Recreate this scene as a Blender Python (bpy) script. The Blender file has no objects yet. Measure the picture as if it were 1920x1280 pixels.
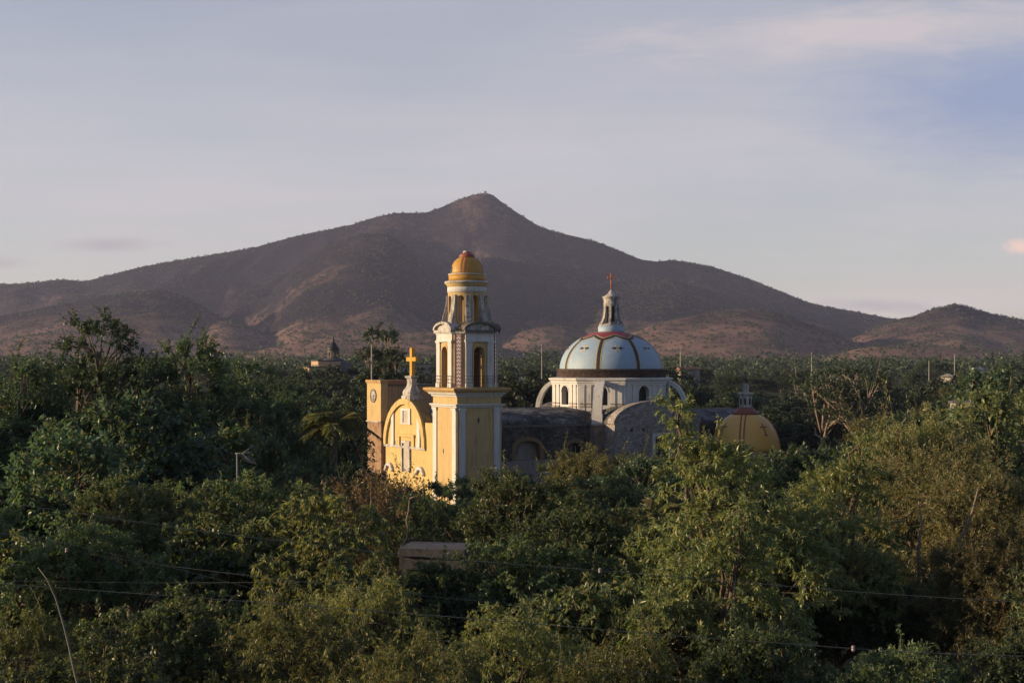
import bpy, math, random
import numpy as np
from math import radians as R_, sin, cos, pi, atan2, sqrt
from mathutils import Vector, Matrix

random.seed(7)
S = bpy.context.scene
COL = S.collection

# ------------------------------------------------------------------ camera
F, ZC, HOR = 2667.0, 17.0, 680.0          # focal length in photo pixels, eye height, horizon row
cam = bpy.data.cameras.new('camera')
cam.lens, cam.sensor_width = 50.0, 36.0
cam.shift_y = (HOR - 640.0) / 1920.0
cam.clip_start, cam.clip_end = 0.5, 20000.0
cam_o = bpy.data.objects.new('camera', cam)
COL.objects.link(cam_o)
cam_o.location = (0, 0, ZC)
cam_o.rotation_euler = (pi / 2, 0, 0)
S.camera = cam_o

# ------------------------------------------------------------------ sun, sky, exposure
SUN_AZ = R_(182.5)                        # world angle (from +X, counter-clockwise) the sun stands at
SUN_EL = R_(11.0)
SUN_DIR = Vector((cos(SUN_AZ) * cos(SUN_EL), sin(SUN_AZ) * cos(SUN_EL), sin(SUN_EL)))
sl = bpy.data.lights.new('sun', 'SUN')
sl.energy, sl.angle, sl.color = 5.0, R_(0.6), (1.0, 0.75, 0.42)
sun = bpy.data.objects.new('sun', sl)
COL.objects.link(sun)
sun.rotation_euler = SUN_DIR.to_track_quat('Z', 'Y').to_euler()
sun.location = (-200, 0, 200)

S.view_settings.view_transform = 'Standard'
S.view_settings.look = 'None'
S.view_settings.gamma = 1.0
S.view_settings.exposure = 0.8
S.cycles.use_denoising = True
S.cycles.max_bounces = 8
S.cycles.diffuse_bounces = 3
S.cycles.glossy_bounces = 2
S.cycles.transmission_bounces = 4
S.cycles.volume_bounces = 1
S.cycles.transparent_max_bounces = 4


class NT:
    """small helper round a node tree"""
    def __init__(s, tree):
        s.t = tree
        tree.nodes.clear()

    def n(s, kind, **kw):
        d = s.t.nodes.new(kind)
        for k, v in kw.items():
            if k.startswith('i_'):
                key = k[2:]
                key = int(key) if key.isdigit() else key.replace('_', ' ')
                d.inputs[key].default_value = v
            else:
                setattr(d, k, v)
        return d

    def l(s, a, b):
        s.t.links.new(a, b)

    def math(s, op, a, b=None, clamp=False):
        d = s.n('ShaderNodeMath', operation=op, use_clamp=clamp)
        for i, v in enumerate((a, b)):
            if v is None:
                continue
            if isinstance(v, (int, float)):
                d.inputs[i].default_value = v
            else:
                s.l(v, d.inputs[i])
        return d.outputs[0]

    def ramp(s, fac, *stops):
        d = s.n('ShaderNodeValToRGB')
        el = d.color_ramp.elements
        while len(el) < len(stops):
            el.new(0.5)
        for e, (p, c) in zip(el, stops):
            e.position = p
            e.color = (c, c, c, 1) if isinstance(c, (int, float)) else (*c, 1)
        s.l(fac, d.inputs[0])
        return d.outputs[0]

    def mix(s, fac, a, b, blend='MIX'):
        d = s.n('ShaderNodeMix', data_type='RGBA', blend_type=blend)
        for v, i in ((fac, 0), (a, 6), (b, 7)):
            if isinstance(v, (int, float)):
                d.inputs[i].default_value = v
            elif isinstance(v, tuple):
                d.inputs[i].default_value = (*v, 1)
            else:
                s.l(v, d.inputs[i])
        return d.outputs[2]

    def noise(s, vec, scale, detail=4, rough=0.55, dist=0.0):
        d = s.n('ShaderNodeTexNoise', i_Scale=scale, i_Detail=detail, i_Roughness=rough, i_Distortion=dist)
        if vec is not None:
            s.l(vec, d.inputs['Vector'])
        return d.outputs['Fac']

    def mapping(s, vec, scale=(1, 1, 1), loc=(0, 0, 0), rot=(0, 0, 0)):
        d = s.n('ShaderNodeMapping')
        d.inputs['Scale'].default_value = scale
        d.inputs['Location'].default_value = loc
        d.inputs['Rotation'].default_value = rot
        s.l(vec, d.inputs['Vector'])
        return d.outputs[0]


# sky: Nishita sky behind a thin high veil of cloud
world = bpy.data.worlds.new('World')
S.world = world
world.use_nodes = True
w = NT(world.node_tree)
sky = w.n('ShaderNodeTexSky', sky_type='NISHITA', sun_disc=False, sun_elevation=SUN_EL,
          sun_rotation=R_(90) - SUN_AZ, altitude=900, air_density=1.0, dust_density=1.5, ozone_density=1.5)
SKY_STR = 0.08
tc = w.n('ShaderNodeTexCoord')
gen = tc.outputs['Generated']
sep = w.n('ShaderNodeSeparateXYZ')
w.l(gen, sep.inputs[0])
# cloud sheet coordinates: the view direction met with a flat layer overhead (softened near the horizon)
den = w.math('ADD', w.math('MAXIMUM', sep.outputs[2], 0.0), 0.10)
comb = w.n('ShaderNodeCombineXYZ')
w.l(w.math('DIVIDE', sep.outputs[0], den), comb.inputs[0])
w.l(w.math('DIVIDE', sep.outputs[1], den), comb.inputs[1])
sheet = comb.outputs[0]
big = w.noise(w.mapping(sheet, (0.55, 0.35, 1), (3.1, 0.7, 0), (0, 0, R_(-14))), 1.0, 5, 0.55, 0.4)
streak = w.noise(w.mapping(sheet, (0.9, 2.2, 1), (1.7, 4.2, 0), (0, 0, R_(-8))), 1.0, 6, 0.6, 0.6)
veil = w.math('ADD', w.math('MULTIPLY', big, 0.75), w.math('MULTIPLY', streak, 0.35))
veil = w.ramp(veil, (0.30, 0.40), (0.72, 0.93))
elev = w.math('ARCSINE', sep.outputs[2])
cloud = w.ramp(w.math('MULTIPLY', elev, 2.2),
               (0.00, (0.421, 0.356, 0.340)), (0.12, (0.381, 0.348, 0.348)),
               (0.30, (0.352, 0.338, 0.362)), (0.55, (0.300, 0.295, 0.342)), (0.80, (0.155, 0.172, 0.245)), (1.0, (0.105, 0.128, 0.205)))  # highest stops, out of view, darkened to cut the ambient light
sky_c = w.mix(1.0, sky.outputs[0], (SKY_STR, SKY_STR, SKY_STR), 'MULTIPLY')
# unseen sky behind the viewer: veil thinned to dim the ambient on shaded faces
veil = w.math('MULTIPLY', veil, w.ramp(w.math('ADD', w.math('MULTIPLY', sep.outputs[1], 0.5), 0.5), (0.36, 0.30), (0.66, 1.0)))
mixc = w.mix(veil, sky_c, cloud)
# single clouds, each a soft patch at its own bearing and height: (bearing, rise, half width, half height, colour, strength)
ysafe = w.math('MAXIMUM', sep.outputs[1], 0.02)
bx_, bz_ = w.math('DIVIDE', sep.outputs[0], ysafe), w.math('DIVIDE', sep.outputs[2], ysafe)
cbn = w.n('ShaderNodeCombineXYZ')
w.l(bx_, cbn.inputs[0]); w.l(bz_, cbn.inputs[1])
wisp = w.noise(w.mapping(cbn.outputs[0], (14, 60, 1), (2.2, 0.4, 0), (0, 0, R_(4))), 1.0, 6, 0.62, 0.8)
puffn = w.noise(w.mapping(cbn.outputs[0], (60, 90, 1)), 1.0, 5, 0.6, 0.5)
front = w.math('GREATER_THAN', sep.outputs[1], 0.05)
for bx, bz, rx, rz, tilt, colr, st, nz, na in (
        (0.36, 0.185, 0.19, 0.065, 0.0, (0.140, 0.190, 0.320), 0.75, wisp, 0.5),
        (0.24, 0.232, 0.20, 0.024, 0.06, (0.381, 0.340, 0.348), 0.80, wisp, 1.1),
        (-0.282, 0.083, 0.050, 0.0075, 0.02, (0.251, 0.227, 0.251), 0.65, wisp, 1.2),
        (-0.36, 0.070, 0.030, 0.005, 0.0, (0.267, 0.235, 0.251), 0.5, wisp, 1.2),
        (0.255, 0.040, 0.055, 0.0065, -0.04, (0.259, 0.243, 0.271), 0.6, wisp, 1.2),
        (0.358, 0.0815, 0.015, 0.0065, 0.0, (0.583, 0.405, 0.340), 0.85, puffn, 1.0)):
    u_ = w.math('DIVIDE', w.math('SUBTRACT', bx_, bx), rx)
    v_ = w.math('DIVIDE', w.math('SUBTRACT', w.math('SUBTRACT', bz_, bz), w.math('MULTIPLY', w.math('SUBTRACT', bx_, bx), tilt)), rz)
    d_ = w.math('ADD', w.math('MULTIPLY', u_, u_), w.math('MULTIPLY', v_, v_))
    k_ = w.math('SUBTRACT', 1.0 + 0.0, w.math('SQRT', d_))
    k_ = w.math('ADD', k_, w.math('MULTIPLY', w.math('SUBTRACT', nz, 0.5), na * 1.6))
    k_ = w.math('MULTIPLY', w.math('MULTIPLY', w.ramp(k_, (0.02, 0.0), (0.85, 1.0)), st), front)
    mixc = w.mix(k_, mixc, colr)
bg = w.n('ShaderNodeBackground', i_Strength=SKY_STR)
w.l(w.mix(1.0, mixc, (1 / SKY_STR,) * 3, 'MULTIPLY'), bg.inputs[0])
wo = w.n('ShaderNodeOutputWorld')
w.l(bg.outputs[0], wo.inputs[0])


# ------------------------------------------------------------------ scene helpers
def tag(o, label=None, cat=None, group=None, kind=None):
    if label: o['label'] = label
    if cat: o['category'] = cat
    if group: o['group'] = group
    if kind: o['kind'] = kind
    return o


def empty(name, loc=(0, 0, 0), rz=0.0, parent=None):
    o = bpy.data.objects.new(name, None)
    o.empty_display_size = 0.5
    COL.objects.link(o)
    o.location = loc
    o.rotation_euler = (0, 0, rz)
    if parent: o.parent = parent
    return o


def copy_tree(o, parent=None):
    c = o.copy()
    COL.objects.link(c)
    c.parent = parent
    for ch in list(o.children):
        copy_tree(ch, c)
    return c


def at(px, py, Y):
    """world point seen at photo pixel (px, py) at distance Y"""
    return Vector(((px - 960.0) / F * Y, Y, ZC + (HOR - py) / F * Y))


def np_mesh(name, verts, faces, mats, mi=None, smooth=False):
    """mesh from numpy arrays; faces is an (n,3) or (n,4) array"""
    me = bpy.data.meshes.new(name)
    verts = np.asarray(verts, dtype=np.float32)
    faces = np.asarray(faces, dtype=np.int32)
    k = faces.shape[1]
    me.vertices.add(len(verts))
    me.vertices.foreach_set('co', verts.ravel())
    me.loops.add(faces.size)
    me.loops.foreach_set('vertex_index', faces.ravel())
    me.polygons.add(len(faces))
    me.polygons.foreach_set('loop_start', np.arange(0, faces.size, k, dtype=np.int32))
    me.polygons.foreach_set('loop_total', np.full(len(faces), k, dtype=np.int32))
    if mi is not None:
        me.polygons.foreach_set('material_index', np.asarray(mi, dtype=np.int32))
    if smooth:
        me.polygons.foreach_set('use_smooth', np.ones(len(faces), dtype=bool))
    for m in mats:
        me.materials.append(m)
    me.update(calc_edges=True)
    me.validate()
    return me


class MB:
    """collects simple solids into ONE mesh object"""
    def __init__(s):
        s.v, s.f, s.m, s.s = [], [], [], []

    def add(s, vs, fs, mat=0, smooth=False):
        b = len(s.v)
        s.v.extend(tuple(p) for p in vs)
        for f in fs:
            s.f.append([i + b for i in f])
            s.m.append(mat)
            s.s.append(smooth)
        return s

    def box(s, x0, x1, y0, y1, z0, z1, mat=0):
        vs = [(x, y, z) for z in (z0, z1) for x, y in ((x0, y0), (x1, y0), (x1, y1), (x0, y1))]
        return s.add(vs, [(3, 2, 1, 0), (4, 5, 6, 7), (0, 1, 5, 4), (1, 2, 6, 5), (2, 3, 7, 6), (3, 0, 4, 7)], mat)

    def loft(s, poly, prof, mat=0, smooth=False, caps=True):
        """convex footprint poly (counter-clockwise) swept up through (outward offset, z) rings"""
        n = len(poly)
        rings = []
        for d, z in prof:
            rings.append([(x, y, z) for x, y in offset_poly(poly, d)])
        vs = [p for r in rings for p in r]
        fs = []
        for k in range(len(rings) - 1):
            for i in range(n):
                j = (i + 1) % n
                fs.append((k * n + i, k * n + j, (k + 1) * n + j, (k + 1) * n + i))
        if caps:
            fs.append(tuple(range(n - 1, -1, -1)))
            fs.append(tuple(range((len(rings) - 1) * n, len(rings) * n)))
        return s.add(vs, fs, mat, smooth)

    def extr(s, poly, o, a, b, n, depth, mat=0):
        """polygon in the plane o + p*a + q*b pushed along n by depth"""
        o, a, b, n = Vector(o), Vector(a), Vector(b), Vector(n)
        k = len(poly)
        f = [o + a * p + b * q for p, q in poly]
        g = [p + n * depth for p in f]
        fs = [tuple(range(k)), tuple(range(2 * k - 1, k - 1, -1))]
        for i in range(k):
            j = (i + 1) % k
            fs.append((j, i, i + k, j + k))
        return s.add(f + g, fs, mat)

    def lathe(s, prof, cx, cy, seg=32, mat=0, smooth=True, rot=0.0, caps=True, a0=0.0, a1=2 * pi):
        full = abs(a1 - a0 - 2 * pi) < 1e-6
        n = seg if full else seg + 1
        vs, fs = [], []
        for r, z in prof:
            for i in range(n):
                a = rot + a0 + (a1 - a0) * i / seg
                vs.append((cx + r * cos(a), cy + r * sin(a), z))
        for k in range(len(prof) - 1):
            for i in range(seg):
                j = (i + 1) % n
                fs.append((k * n + i, k * n + j, (k + 1) * n + j, (k + 1) * n + i))
        s.add(vs, fs, mat, smooth)
        if caps and full:
            b = len(s.v) - len(vs)
            s.f.append([b + i for i in range(n - 1, -1, -1)]); s.m.append(mat); s.s.append(False)
            s.f.append([b + (len(prof) - 1) * n + i for i in range(n)]); s.m.append(mat); s.s.append(False)
        return s

    def tube(s, pts, rad, sides=6, mat=0, smooth=True):
        pts = [Vector(p) for p in pts]
        if isinstance(rad, (int, float)):
            rad = [rad] * len(pts)
        vs, fs = [], []
        for k, p in enumerate(pts):
            d = (pts[min(k + 1, len(pts) - 1)] - pts[max(k - 1, 0)])
            d = d.normalized() if d.length > 1e-9 else Vector((0, 0, 1))
            up = Vector((0, 0, 1)) if abs(d.z) < 0.9 else Vector((1, 0, 0))
            e = d.cross(up).normalized()
            g = e.cross(d)
            for i in range(sides):
                a = 2 * pi * i / sides
                vs.append(p + (e * cos(a) + g * sin(a)) * rad[k])
        n = sides
        for k in range(len(pts) - 1):
            for i in range(n):
                j = (i + 1) % n
                fs.append((k * n + i, k * n + j, (k + 1) * n + j, (k + 1) * n + i))
        fs.append(tuple(range(n - 1, -1, -1)))
        fs.append(tuple(range((len(pts) - 1) * n, len(pts) * n)))
        return s.add(vs, fs, mat, smooth)

    def arcade(s, cx, cy, R, t, z0, z1, opens, half, sill, spring, mat=0, seg=192):
        """ring wall with round-headed openings centred on the angles in opens (half = half width in metres)"""
        hw = half / R
        def zo(a):
            for o in opens:
                d = (a - o + pi) % (2 * pi) - pi
                if abs(d) < hw:
                    return spring + sqrt(max(0.0, half * half - (d * R) ** 2))
            return None
        da = 2 * pi / seg
        P = lambda r, a, z: (cx + r * cos(a), cy + r * sin(a), z)
        for i in range(seg):
            a, b = i * da, (i + 1) * da
            z = zo((a + b) / 2)
            lows = [(z0, z1)] if z is None else [(z0, sill), (z, z1)]
            for lo, hi in lows:
                if hi - lo < 1e-3:
                    continue
                vs = [P(R, a, lo), P(R, b, lo), P(R, b, hi), P(R, a, hi),
                      P(R - t, a, lo), P(R - t, b, lo), P(R - t, b, hi), P(R - t, a, hi)]
                s.add(vs, [(0, 1, 2, 3), (5, 4, 7, 6), (3, 2, 6, 7), (4, 5, 1, 0), (1, 5, 6, 2), (4, 0, 3, 7)], mat)
        return s

    def build(s, name, mats, parent=None, loc=None):
        me = bpy.data.meshes.new(name)
        me.from_pydata(s.v, [], s.f)
        mats = mats if isinstance(mats, (list, tuple)) else [mats]
        for m in mats:
            me.materials.append(m)
        me.polygons.foreach_set('material_index', s.m)
        me.polygons.foreach_set('use_smooth', s.s)
        me.update()
        o = bpy.data.objects.new(name, me)
        COL.objects.link(o)
        if parent: o.parent = parent
        if loc: o.location = loc
        return o


def offset_poly(poly, d):
    if abs(d) < 1e-9:
        return list(poly)
    n = len(poly)
    out = []
    for i in range(n):
        p0, p1, p2 = Vector(poly[i - 1]), Vector(poly[i]), Vector(poly[(i + 1) % n])
        e0, e1 = (p1 - p0).normalized(), (p2 - p1).normalized()
        n0, n1 = Vector((e0.y, -e0.x)), Vector((e1.y, -e1.x))
        m = (n0 + n1)
        m = m / max(1e-6, m.dot(n0))
        q = p1 + m * d
        out.append((q.x, q.y))
    return out


def arc_pts(c, half, spring, rise, k=12, a0=0.0, a1=pi):
    """points of an arch head from right (c+half) to left (c-half)"""
    return [(c + half * cos(a0 + (a1 - a0) * i / k), spring + rise * sin(a0 + (a1 - a0) * i / k)) for i in range(k + 1)]


# ------------------------------------------------------------------ materials
def new_mat(name):
    m = bpy.data.materials.new(name)
    m.use_nodes = True
    return m, NT(m.node_tree)


def finish(t, color, rough=0.8, bump=None, bump_d=0.02, spec=0.3, bump_s=0.5):
    b = t.n('ShaderNodeBsdfPrincipled')
    if isinstance(color, tuple):
        b.inputs['Base Color'].default_value = (*color, 1)
    else:
        t.l(color, b.inputs['Base Color'])
    if isinstance(rough, (int, float)):
        b.inputs['Roughness'].default_value = rough
    else:
        t.l(rough, b.inputs['Roughness'])
    b.inputs['Specular IOR Level'].default_value = spec
    if bump is not None:
        bp = t.n('ShaderNodeBump', i_Strength=bump_s, i_Distance=bump_d)
        t.l(bump, bp.inputs['Height'])
        t.l(bp.outputs[0], b.inputs['Normal'])
    o = t.n('ShaderNodeOutputMaterial')
    t.l(b.outputs[0], o.inputs[0])
    return b


def plaster(name, col, dirt=(0.10, 0.085, 0.08), amount=0.5, rough=0.85, spec=0.2, fade=0.25, lo=0.50):
    """painted lime plaster: blotchy paint, rain streaks and mould patches"""
    m, t = new_mat(name)
    co = t.n('ShaderNodeTexCoord').outputs['Object']
    blot = t.noise(co, 0.9, 5, 0.6)
    fine = t.noise(co, 7.0, 4, 0.6)
    strk = t.noise(t.mapping(co, (3.2, 3.2, 0.22)), 1.0, 5, 0.65)
    c2 = tuple(min(1, x * 0.72 + 0.03) for x in col)
    c = t.mix(t.ramp(blot, (0.35, 0.0), (0.75, fade * 2.2)), col, c2)
    c = t.mix(t.math('MULTIPLY', t.ramp(fine, (0.4, 0.0), (0.8, 1.0)), 0.25), c, tuple(x * 0.7 for x in col))
    d = t.math('MULTIPLY', t.ramp(strk, (lo, 0.0), (lo + 0.20, 1.0)), t.ramp(t.noise(co, 0.5, 3), (0.36, 0.0), (0.60, 1.0)))
    d = t.math('MAXIMUM', d, t.math('MULTIPLY', t.ramp(t.noise(co, 1.7, 7, 0.72), (lo + 0.09, 0.0), (lo + 0.19, 1.0)), 0.9))
    c = t.mix(t.math('MULTIPLY', d, amount, True), c, dirt)
    finish(t, c, rough, t.math('ADD', fine, blot), 0.015, spec)
    return m


def rubble(name, dark, light, scale=1.4, patch=0.5):
    """bare rubble masonry with mortar and black lichen"""
    m, t = new_mat(name)
    co = t.n('ShaderNodeTexCoord').outputs['Object']
    v = t.n('ShaderNodeTexVoronoi', i_Scale=scale * 1.5)
    t.l(t.mapping(co, (1, 1, 1.8)), v.inputs['Vector'])
    e = t.n('ShaderNodeTexVoronoi', feature='DISTANCE_TO_EDGE', i_Scale=scale * 1.5)
    t.l(t.mapping(co, (1, 1, 1.8)), e.inputs['Vector'])
    hs = t.n('ShaderNodeSeparateColor')
    t.l(v.outputs['Color'], hs.inputs[0])
    c = t.mix(hs.outputs[0], dark, light)
    mort = t.ramp(e.outputs['Distance'], (0.0, 1.0), (0.09, 0.0))
    c = t.mix(t.math('MULTIPLY', mort, 0.7), c, tuple(x * 0.55 for x in dark))
    big = t.noise(co, 0.35, 5, 0.65)
    c = t.mix(t.ramp(big, (0.45, 0.0), (0.68, patch)), c, tuple(x * 0.45 for x in dark))
    c = t.mix(t.ramp(t.noise(co, 1.1, 6, 0.7), (0.60, 0.0), (0.78, 0.7)), c, tuple(min(1, x * 1.3) for x in light))
    h = t.math('ADD', t.math('MULTIPLY', mort, -1.0), t.noise(co, 6.0, 3))
    finish(t, c, 0.95, h, 0.06, 0.1, 0.8)
    return m


def plain(name, col, rough=0.6, spec=0.3, var=0.2, scale=3.0, metal=0.0):
    m, t = new_mat(name)
    co = t.n('ShaderNodeTexCoord').outputs['Object']
    c = t.mix(t.ramp(t.noise(co, scale, 5, 0.6), (0.35, 0.0), (0.75, 1.0)), col, tuple(x * (1 - var * 1.6) for x in col))
    b = finish(t, c, rough, None, spec=spec)
    b.inputs['Metallic'].default_value = metal
    return m


def glaze(name, col, col2, rough=0.28, scale=1.2):
    """weathered glazed dome paint"""
    m, t = new_mat(name)
    co = t.n('ShaderNodeTexCoord').outputs['Object']
    c = t.mix(t.ramp(t.noise(co, scale, 5, 0.6), (0.35, 0.0), (0.7, 1.0)), col, col2)
    c = t.mix(t.math('MULTIPLY', t.ramp(t.noise(t.mapping(co, (2, 2, 0.4)), 1.5, 5, 0.7), (0.6, 0.0), (0.8, 1.0)), 0.25), c,
              tuple(x * 0.5 for x in col))
    finish(t, c, t.ramp(t.noise(co, 4, 3), (0.3, rough), (0.7, rough + 0.2)), t.noise(co, 9, 3), 0.01, 0.4, 0.3)
    return m


def brickmat(name, c1, c2, mortar, scale=1.0):
    m, t = new_mat(name)
    co = t.n('ShaderNodeTexCoord').outputs['Object']
    # brick courses laid on x+y against z
    sp = t.n('ShaderNodeSeparateXYZ')
    t.l(co, sp.inputs[0])
    cb = t.n('ShaderNodeCombineXYZ')
    t.l(t.math('ADD', sp.outputs[0], sp.outputs[1]), cb.inputs[0])
    t.l(sp.outputs[2], cb.inputs[1])
    b = t.n('ShaderNodeTexBrick', i_Scale=scale)
    b.inputs['Color1'].default_value = (*c1, 1)
    b.inputs['Color2'].default_value = (*c2, 1)
    b.inputs['Mortar'].default_value = (*mortar, 1)
    b.inputs['Mortar Size'].default_value = 0.03
    b.inputs['Brick Width'].default_value = 0.4
    b.inputs['Row Height'].default_value = 0.16
    t.l(cb.outputs[0], b.inputs['Vector'])
    c = t.mix(t.ramp(t.noise(co, 1.0, 6, 0.7), (0.45, 0.0), (0.65, 0.75)), b.outputs['Color'], tuple(x * 0.4 for x in c1))
    finish(t, c, 0.92, t.noise(co, 5, 4), 0.04, 0.15)
    return m


M = {}
M['yellow'] = plaster('yellow_plaster', (0.480, 0.336, 0.168), (0.160, 0.104, 0.072), 0.6, fade=0.4, lo=0.49)
M['yellow_pale'] = plaster('pale_yellow_plaster', (0.525, 0.378, 0.168), (0.160, 0.112, 0.080), 0.6, fade=0.4, lo=0.49)
M['ochre'] = plaster('ochre_cornice', (0.416, 0.272, 0.128), (0.048, 0.040, 0.040), 0.9)
M['inner_shade'] = plaster('belfry_shade_plaster', (0.16, 0.10, 0.06), (0.05, 0.04, 0.035), 0.8)  # dark plaster colour that paints shade inside the belfry
M['dull_ochre'] = plaster('dull_ochre', (0.34, 0.225, 0.13), (0.08, 0.065, 0.06), 0.9, fade=0.5)
M['old_ochre'] = plaster('faded_ochre', (0.20, 0.135, 0.075), (0.06, 0.055, 0.05), 0.9, fade=0.5)
M['white'] = plaster('white_plaster', (0.528, 0.512, 0.528), (0.176, 0.144, 0.136), 0.6, fade=0.2)
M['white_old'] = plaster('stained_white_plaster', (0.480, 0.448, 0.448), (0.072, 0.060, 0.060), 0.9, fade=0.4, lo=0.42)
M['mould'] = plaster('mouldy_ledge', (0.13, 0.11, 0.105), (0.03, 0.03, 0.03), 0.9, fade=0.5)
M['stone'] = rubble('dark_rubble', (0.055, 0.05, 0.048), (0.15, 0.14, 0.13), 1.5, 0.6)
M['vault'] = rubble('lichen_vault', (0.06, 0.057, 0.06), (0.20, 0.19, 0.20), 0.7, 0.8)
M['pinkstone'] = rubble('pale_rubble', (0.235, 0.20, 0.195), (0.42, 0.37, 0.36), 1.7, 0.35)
M['greyplaster'] = plaster('grey_plaster', (0.27, 0.23, 0.22), (0.09, 0.09, 0.12), 0.8)
M['brick'] = brickmat('exposed_brick', (0.304, 0.152, 0.088), (0.240, 0.128, 0.080), (0.272, 0.224, 0.176), 1.0)
M['palebrick'] = brickmat('pale_brick', (0.24, 0.17, 0.13), (0.19, 0.14, 0.115), (0.27, 0.22, 0.19), 1.3)
M['orange_dome'] = glaze('orange_dome_paint', (0.400, 0.208, 0.028), (0.352, 0.184, 0.032), 0.45)
M['yellow_dome'] = glaze('yellow_dome_paint', (0.68, 0.385, 0.095), (0.61, 0.345, 0.085), 0.32)
M['blue'] = glaze('blue_dome_paint', (0.215, 0.300, 0.430), (0.265, 0.335, 0.440), 0.5)
M['red'] = glaze('red_dome_paint', (0.240, 0.028, 0.040), (0.192, 0.028, 0.036), 0.4)
M['brickred'] = glaze('brick_red_paint', (0.240, 0.068, 0.048), (0.200, 0.064, 0.048), 0.5)
M['rib'] = plain('dark_rib_paint', (0.035, 0.035, 0.045), 0.45)
M['line'] = plain('cream_line_paint', (0.440, 0.344, 0.152), 0.5)
M['cream'] = plain('cream_paint', (0.496, 0.440, 0.336), 0.5)
M['ledge'] = rubble('black_brick_ledge', (0.06, 0.045, 0.045), (0.13, 0.09, 0.085), 2.4, 0.6)
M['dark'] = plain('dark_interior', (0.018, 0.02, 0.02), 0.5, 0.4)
M['pane'] = plain('dusty_pane', (0.04, 0.05, 0.05), 0.15, 0.6)
M['palepane'] = plain('pale_shutter', (0.400, 0.352, 0.336), 0.5)
M['cross'] = plain('yellow_cross_paint', (0.496, 0.264, 0.024), 0.45)
M['ironred'] = plain('rusty_iron', (0.35, 0.12, 0.06), 0.6)
M['iron'] = plain('dark_iron', (0.05, 0.045, 0.045), 0.6)
M['bronze'] = plain('weathered_bronze', (0.30, 0.31, 0.32), 0.5, 0.4)
M['wood'] = plain('weathered_pole', (0.33, 0.29, 0.26), 0.85, 0.1)
M['alu'] = plain('dull_aluminium', (0.20, 0.20, 0.20), 0.5, 0.4)
M['wire'] = plain('grey_cable', (0.11, 0.12, 0.125), 0.6)
M['porcelain'] = plain('white_porcelain', (0.26, 0.20, 0.20), 0.3)
M['concrete'] = plaster('grey_concrete', (0.082, 0.076, 0.094), (0.030, 0.032, 0.034), 0.95, fade=0.7, lo=0.45)
M['housewhite'] = plaster('house_whitewash', (0.528, 0.464, 0.400), (0.200, 0.160, 0.136), 0.4)
M['tan'] = plaster('tan_plaster', (0.44, 0.30, 0.21), (0.2, 0.15, 0.12), 0.4)
M['tin'] = plain('tin_roof', (0.30, 0.27, 0.27), 0.5, 0.4)
M['rooftile'] = plain('clay_roof', (0.36, 0.16, 0.09), 0.85)


def mosaic():
    """blue-white and red zigzag tile strip"""
    m, t = new_mat('tile_mosaic')
    co = t.n('ShaderNodeTexCoord').outputs['Object']
    sp = t.n('ShaderNodeSeparateXYZ'); t.l(co, sp.inputs[0])
    u = t.math('SUBTRACT', sp.outputs[0], sp.outputs[1])
    zig = t.math('PINGPONG', t.math('MULTIPLY', u, 1.0), 0.22)
    v = t.math('FRACT', t.math('MULTIPLY', t.math('ADD', sp.outputs[2], zig), 2.2))
    c = t.mix(t.ramp(v, (0.45, 0.0), (0.55, 1.0)), (0.55, 0.54, 0.60), (0.28, 0.16, 0.17))
    finish(t, c, 0.35, None, spec=0.4)
    return m
M['mosaic'] = mosaic()


def leafmat(name, c1, c2, c3, trans=0.28, rough=0.42):
    """leaf: colour varies leaf by leaf and tree by tree"""
    m, t = new_mat(name)
    g = t.n('ShaderNodeNewGeometry')
    oi = t.n('ShaderNodeObjectInfo')
    c = t.mix(g.outputs['Random Per Island'], c1, c2)
    c = t.mix(t.ramp(t.math('FRACT', t.math('MULTIPLY', g.outputs['Random Per Island'], 37.0)), (0.86, 0.0), (0.97, 0.8)), c, c3)
    hsv = t.n('ShaderNodeHueSaturation')
    t.l(c, hsv.inputs['Color'])
    t.l(t.math('ADD', t.math('MULTIPLY', oi.outputs['Random'], 0.055), 0.455), hsv.inputs['Hue'])
    t.l(t.math('ADD', t.math('MULTIPLY', t.math('FRACT', t.math('MULTIPLY', oi.outputs['Random'], 13.0)), 0.7), 0.65), hsv.inputs['Value'])
    col = hsv.outputs[0]
    b = t.n('ShaderNodeBsdfPrincipled', i_Roughness=rough)
    b.inputs['Specular IOR Level'].default_value = 0.35
    t.l(col, b.inputs['Base Color'])
    tr = t.n('ShaderNodeBsdfTranslucent')
    t.l(t.mix(1.0, col, (1.5, 1.6, 0.8), 'MULTIPLY'), tr.inputs[0])
    mx = t.n('ShaderNodeMixShader', i_0=trans)
    t.l(b.outputs[0], mx.inputs[1]); t.l(tr.outputs[0], mx.inputs[2])
    o = t.n('ShaderNodeOutputMaterial'); t.l(mx.outputs[0], o.inputs[0])
    return m


M['leaf'] = leafmat('broad_leaf', (0.062, 0.100, 0.062), (0.104, 0.134, 0.062), (0.20, 0.165, 0.07), 0.38)
M['leaf_hero'] = leafmat('glossy_leaf', (0.095, 0.130, 0.068), (0.175, 0.185, 0.078), (0.29, 0.22, 0.08), 0.34, 0.33)
M['leaf_droop'] = leafmat('hanging_leaf', (0.072, 0.115, 0.064), (0.160, 0.172, 0.064), (0.29, 0.225, 0.065), 0.38)
M['leaf_fine'] = leafmat('feathery_leaf', (0.095, 0.120, 0.066), (0.180, 0.170, 0.075), (0.30, 0.21, 0.09), 0.38)
M['leaf_dark'] = leafmat('dark_leaf', (0.046, 0.084, 0.064), (0.076, 0.110, 0.066), (0.15, 0.115, 0.06), 0.36)
M['leaf_far'] = leafmat('far_leaf', (0.030, 0.052, 0.040), (0.050, 0.068, 0.042), (0.075, 0.065, 0.042), 0.22, 0.6)
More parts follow.
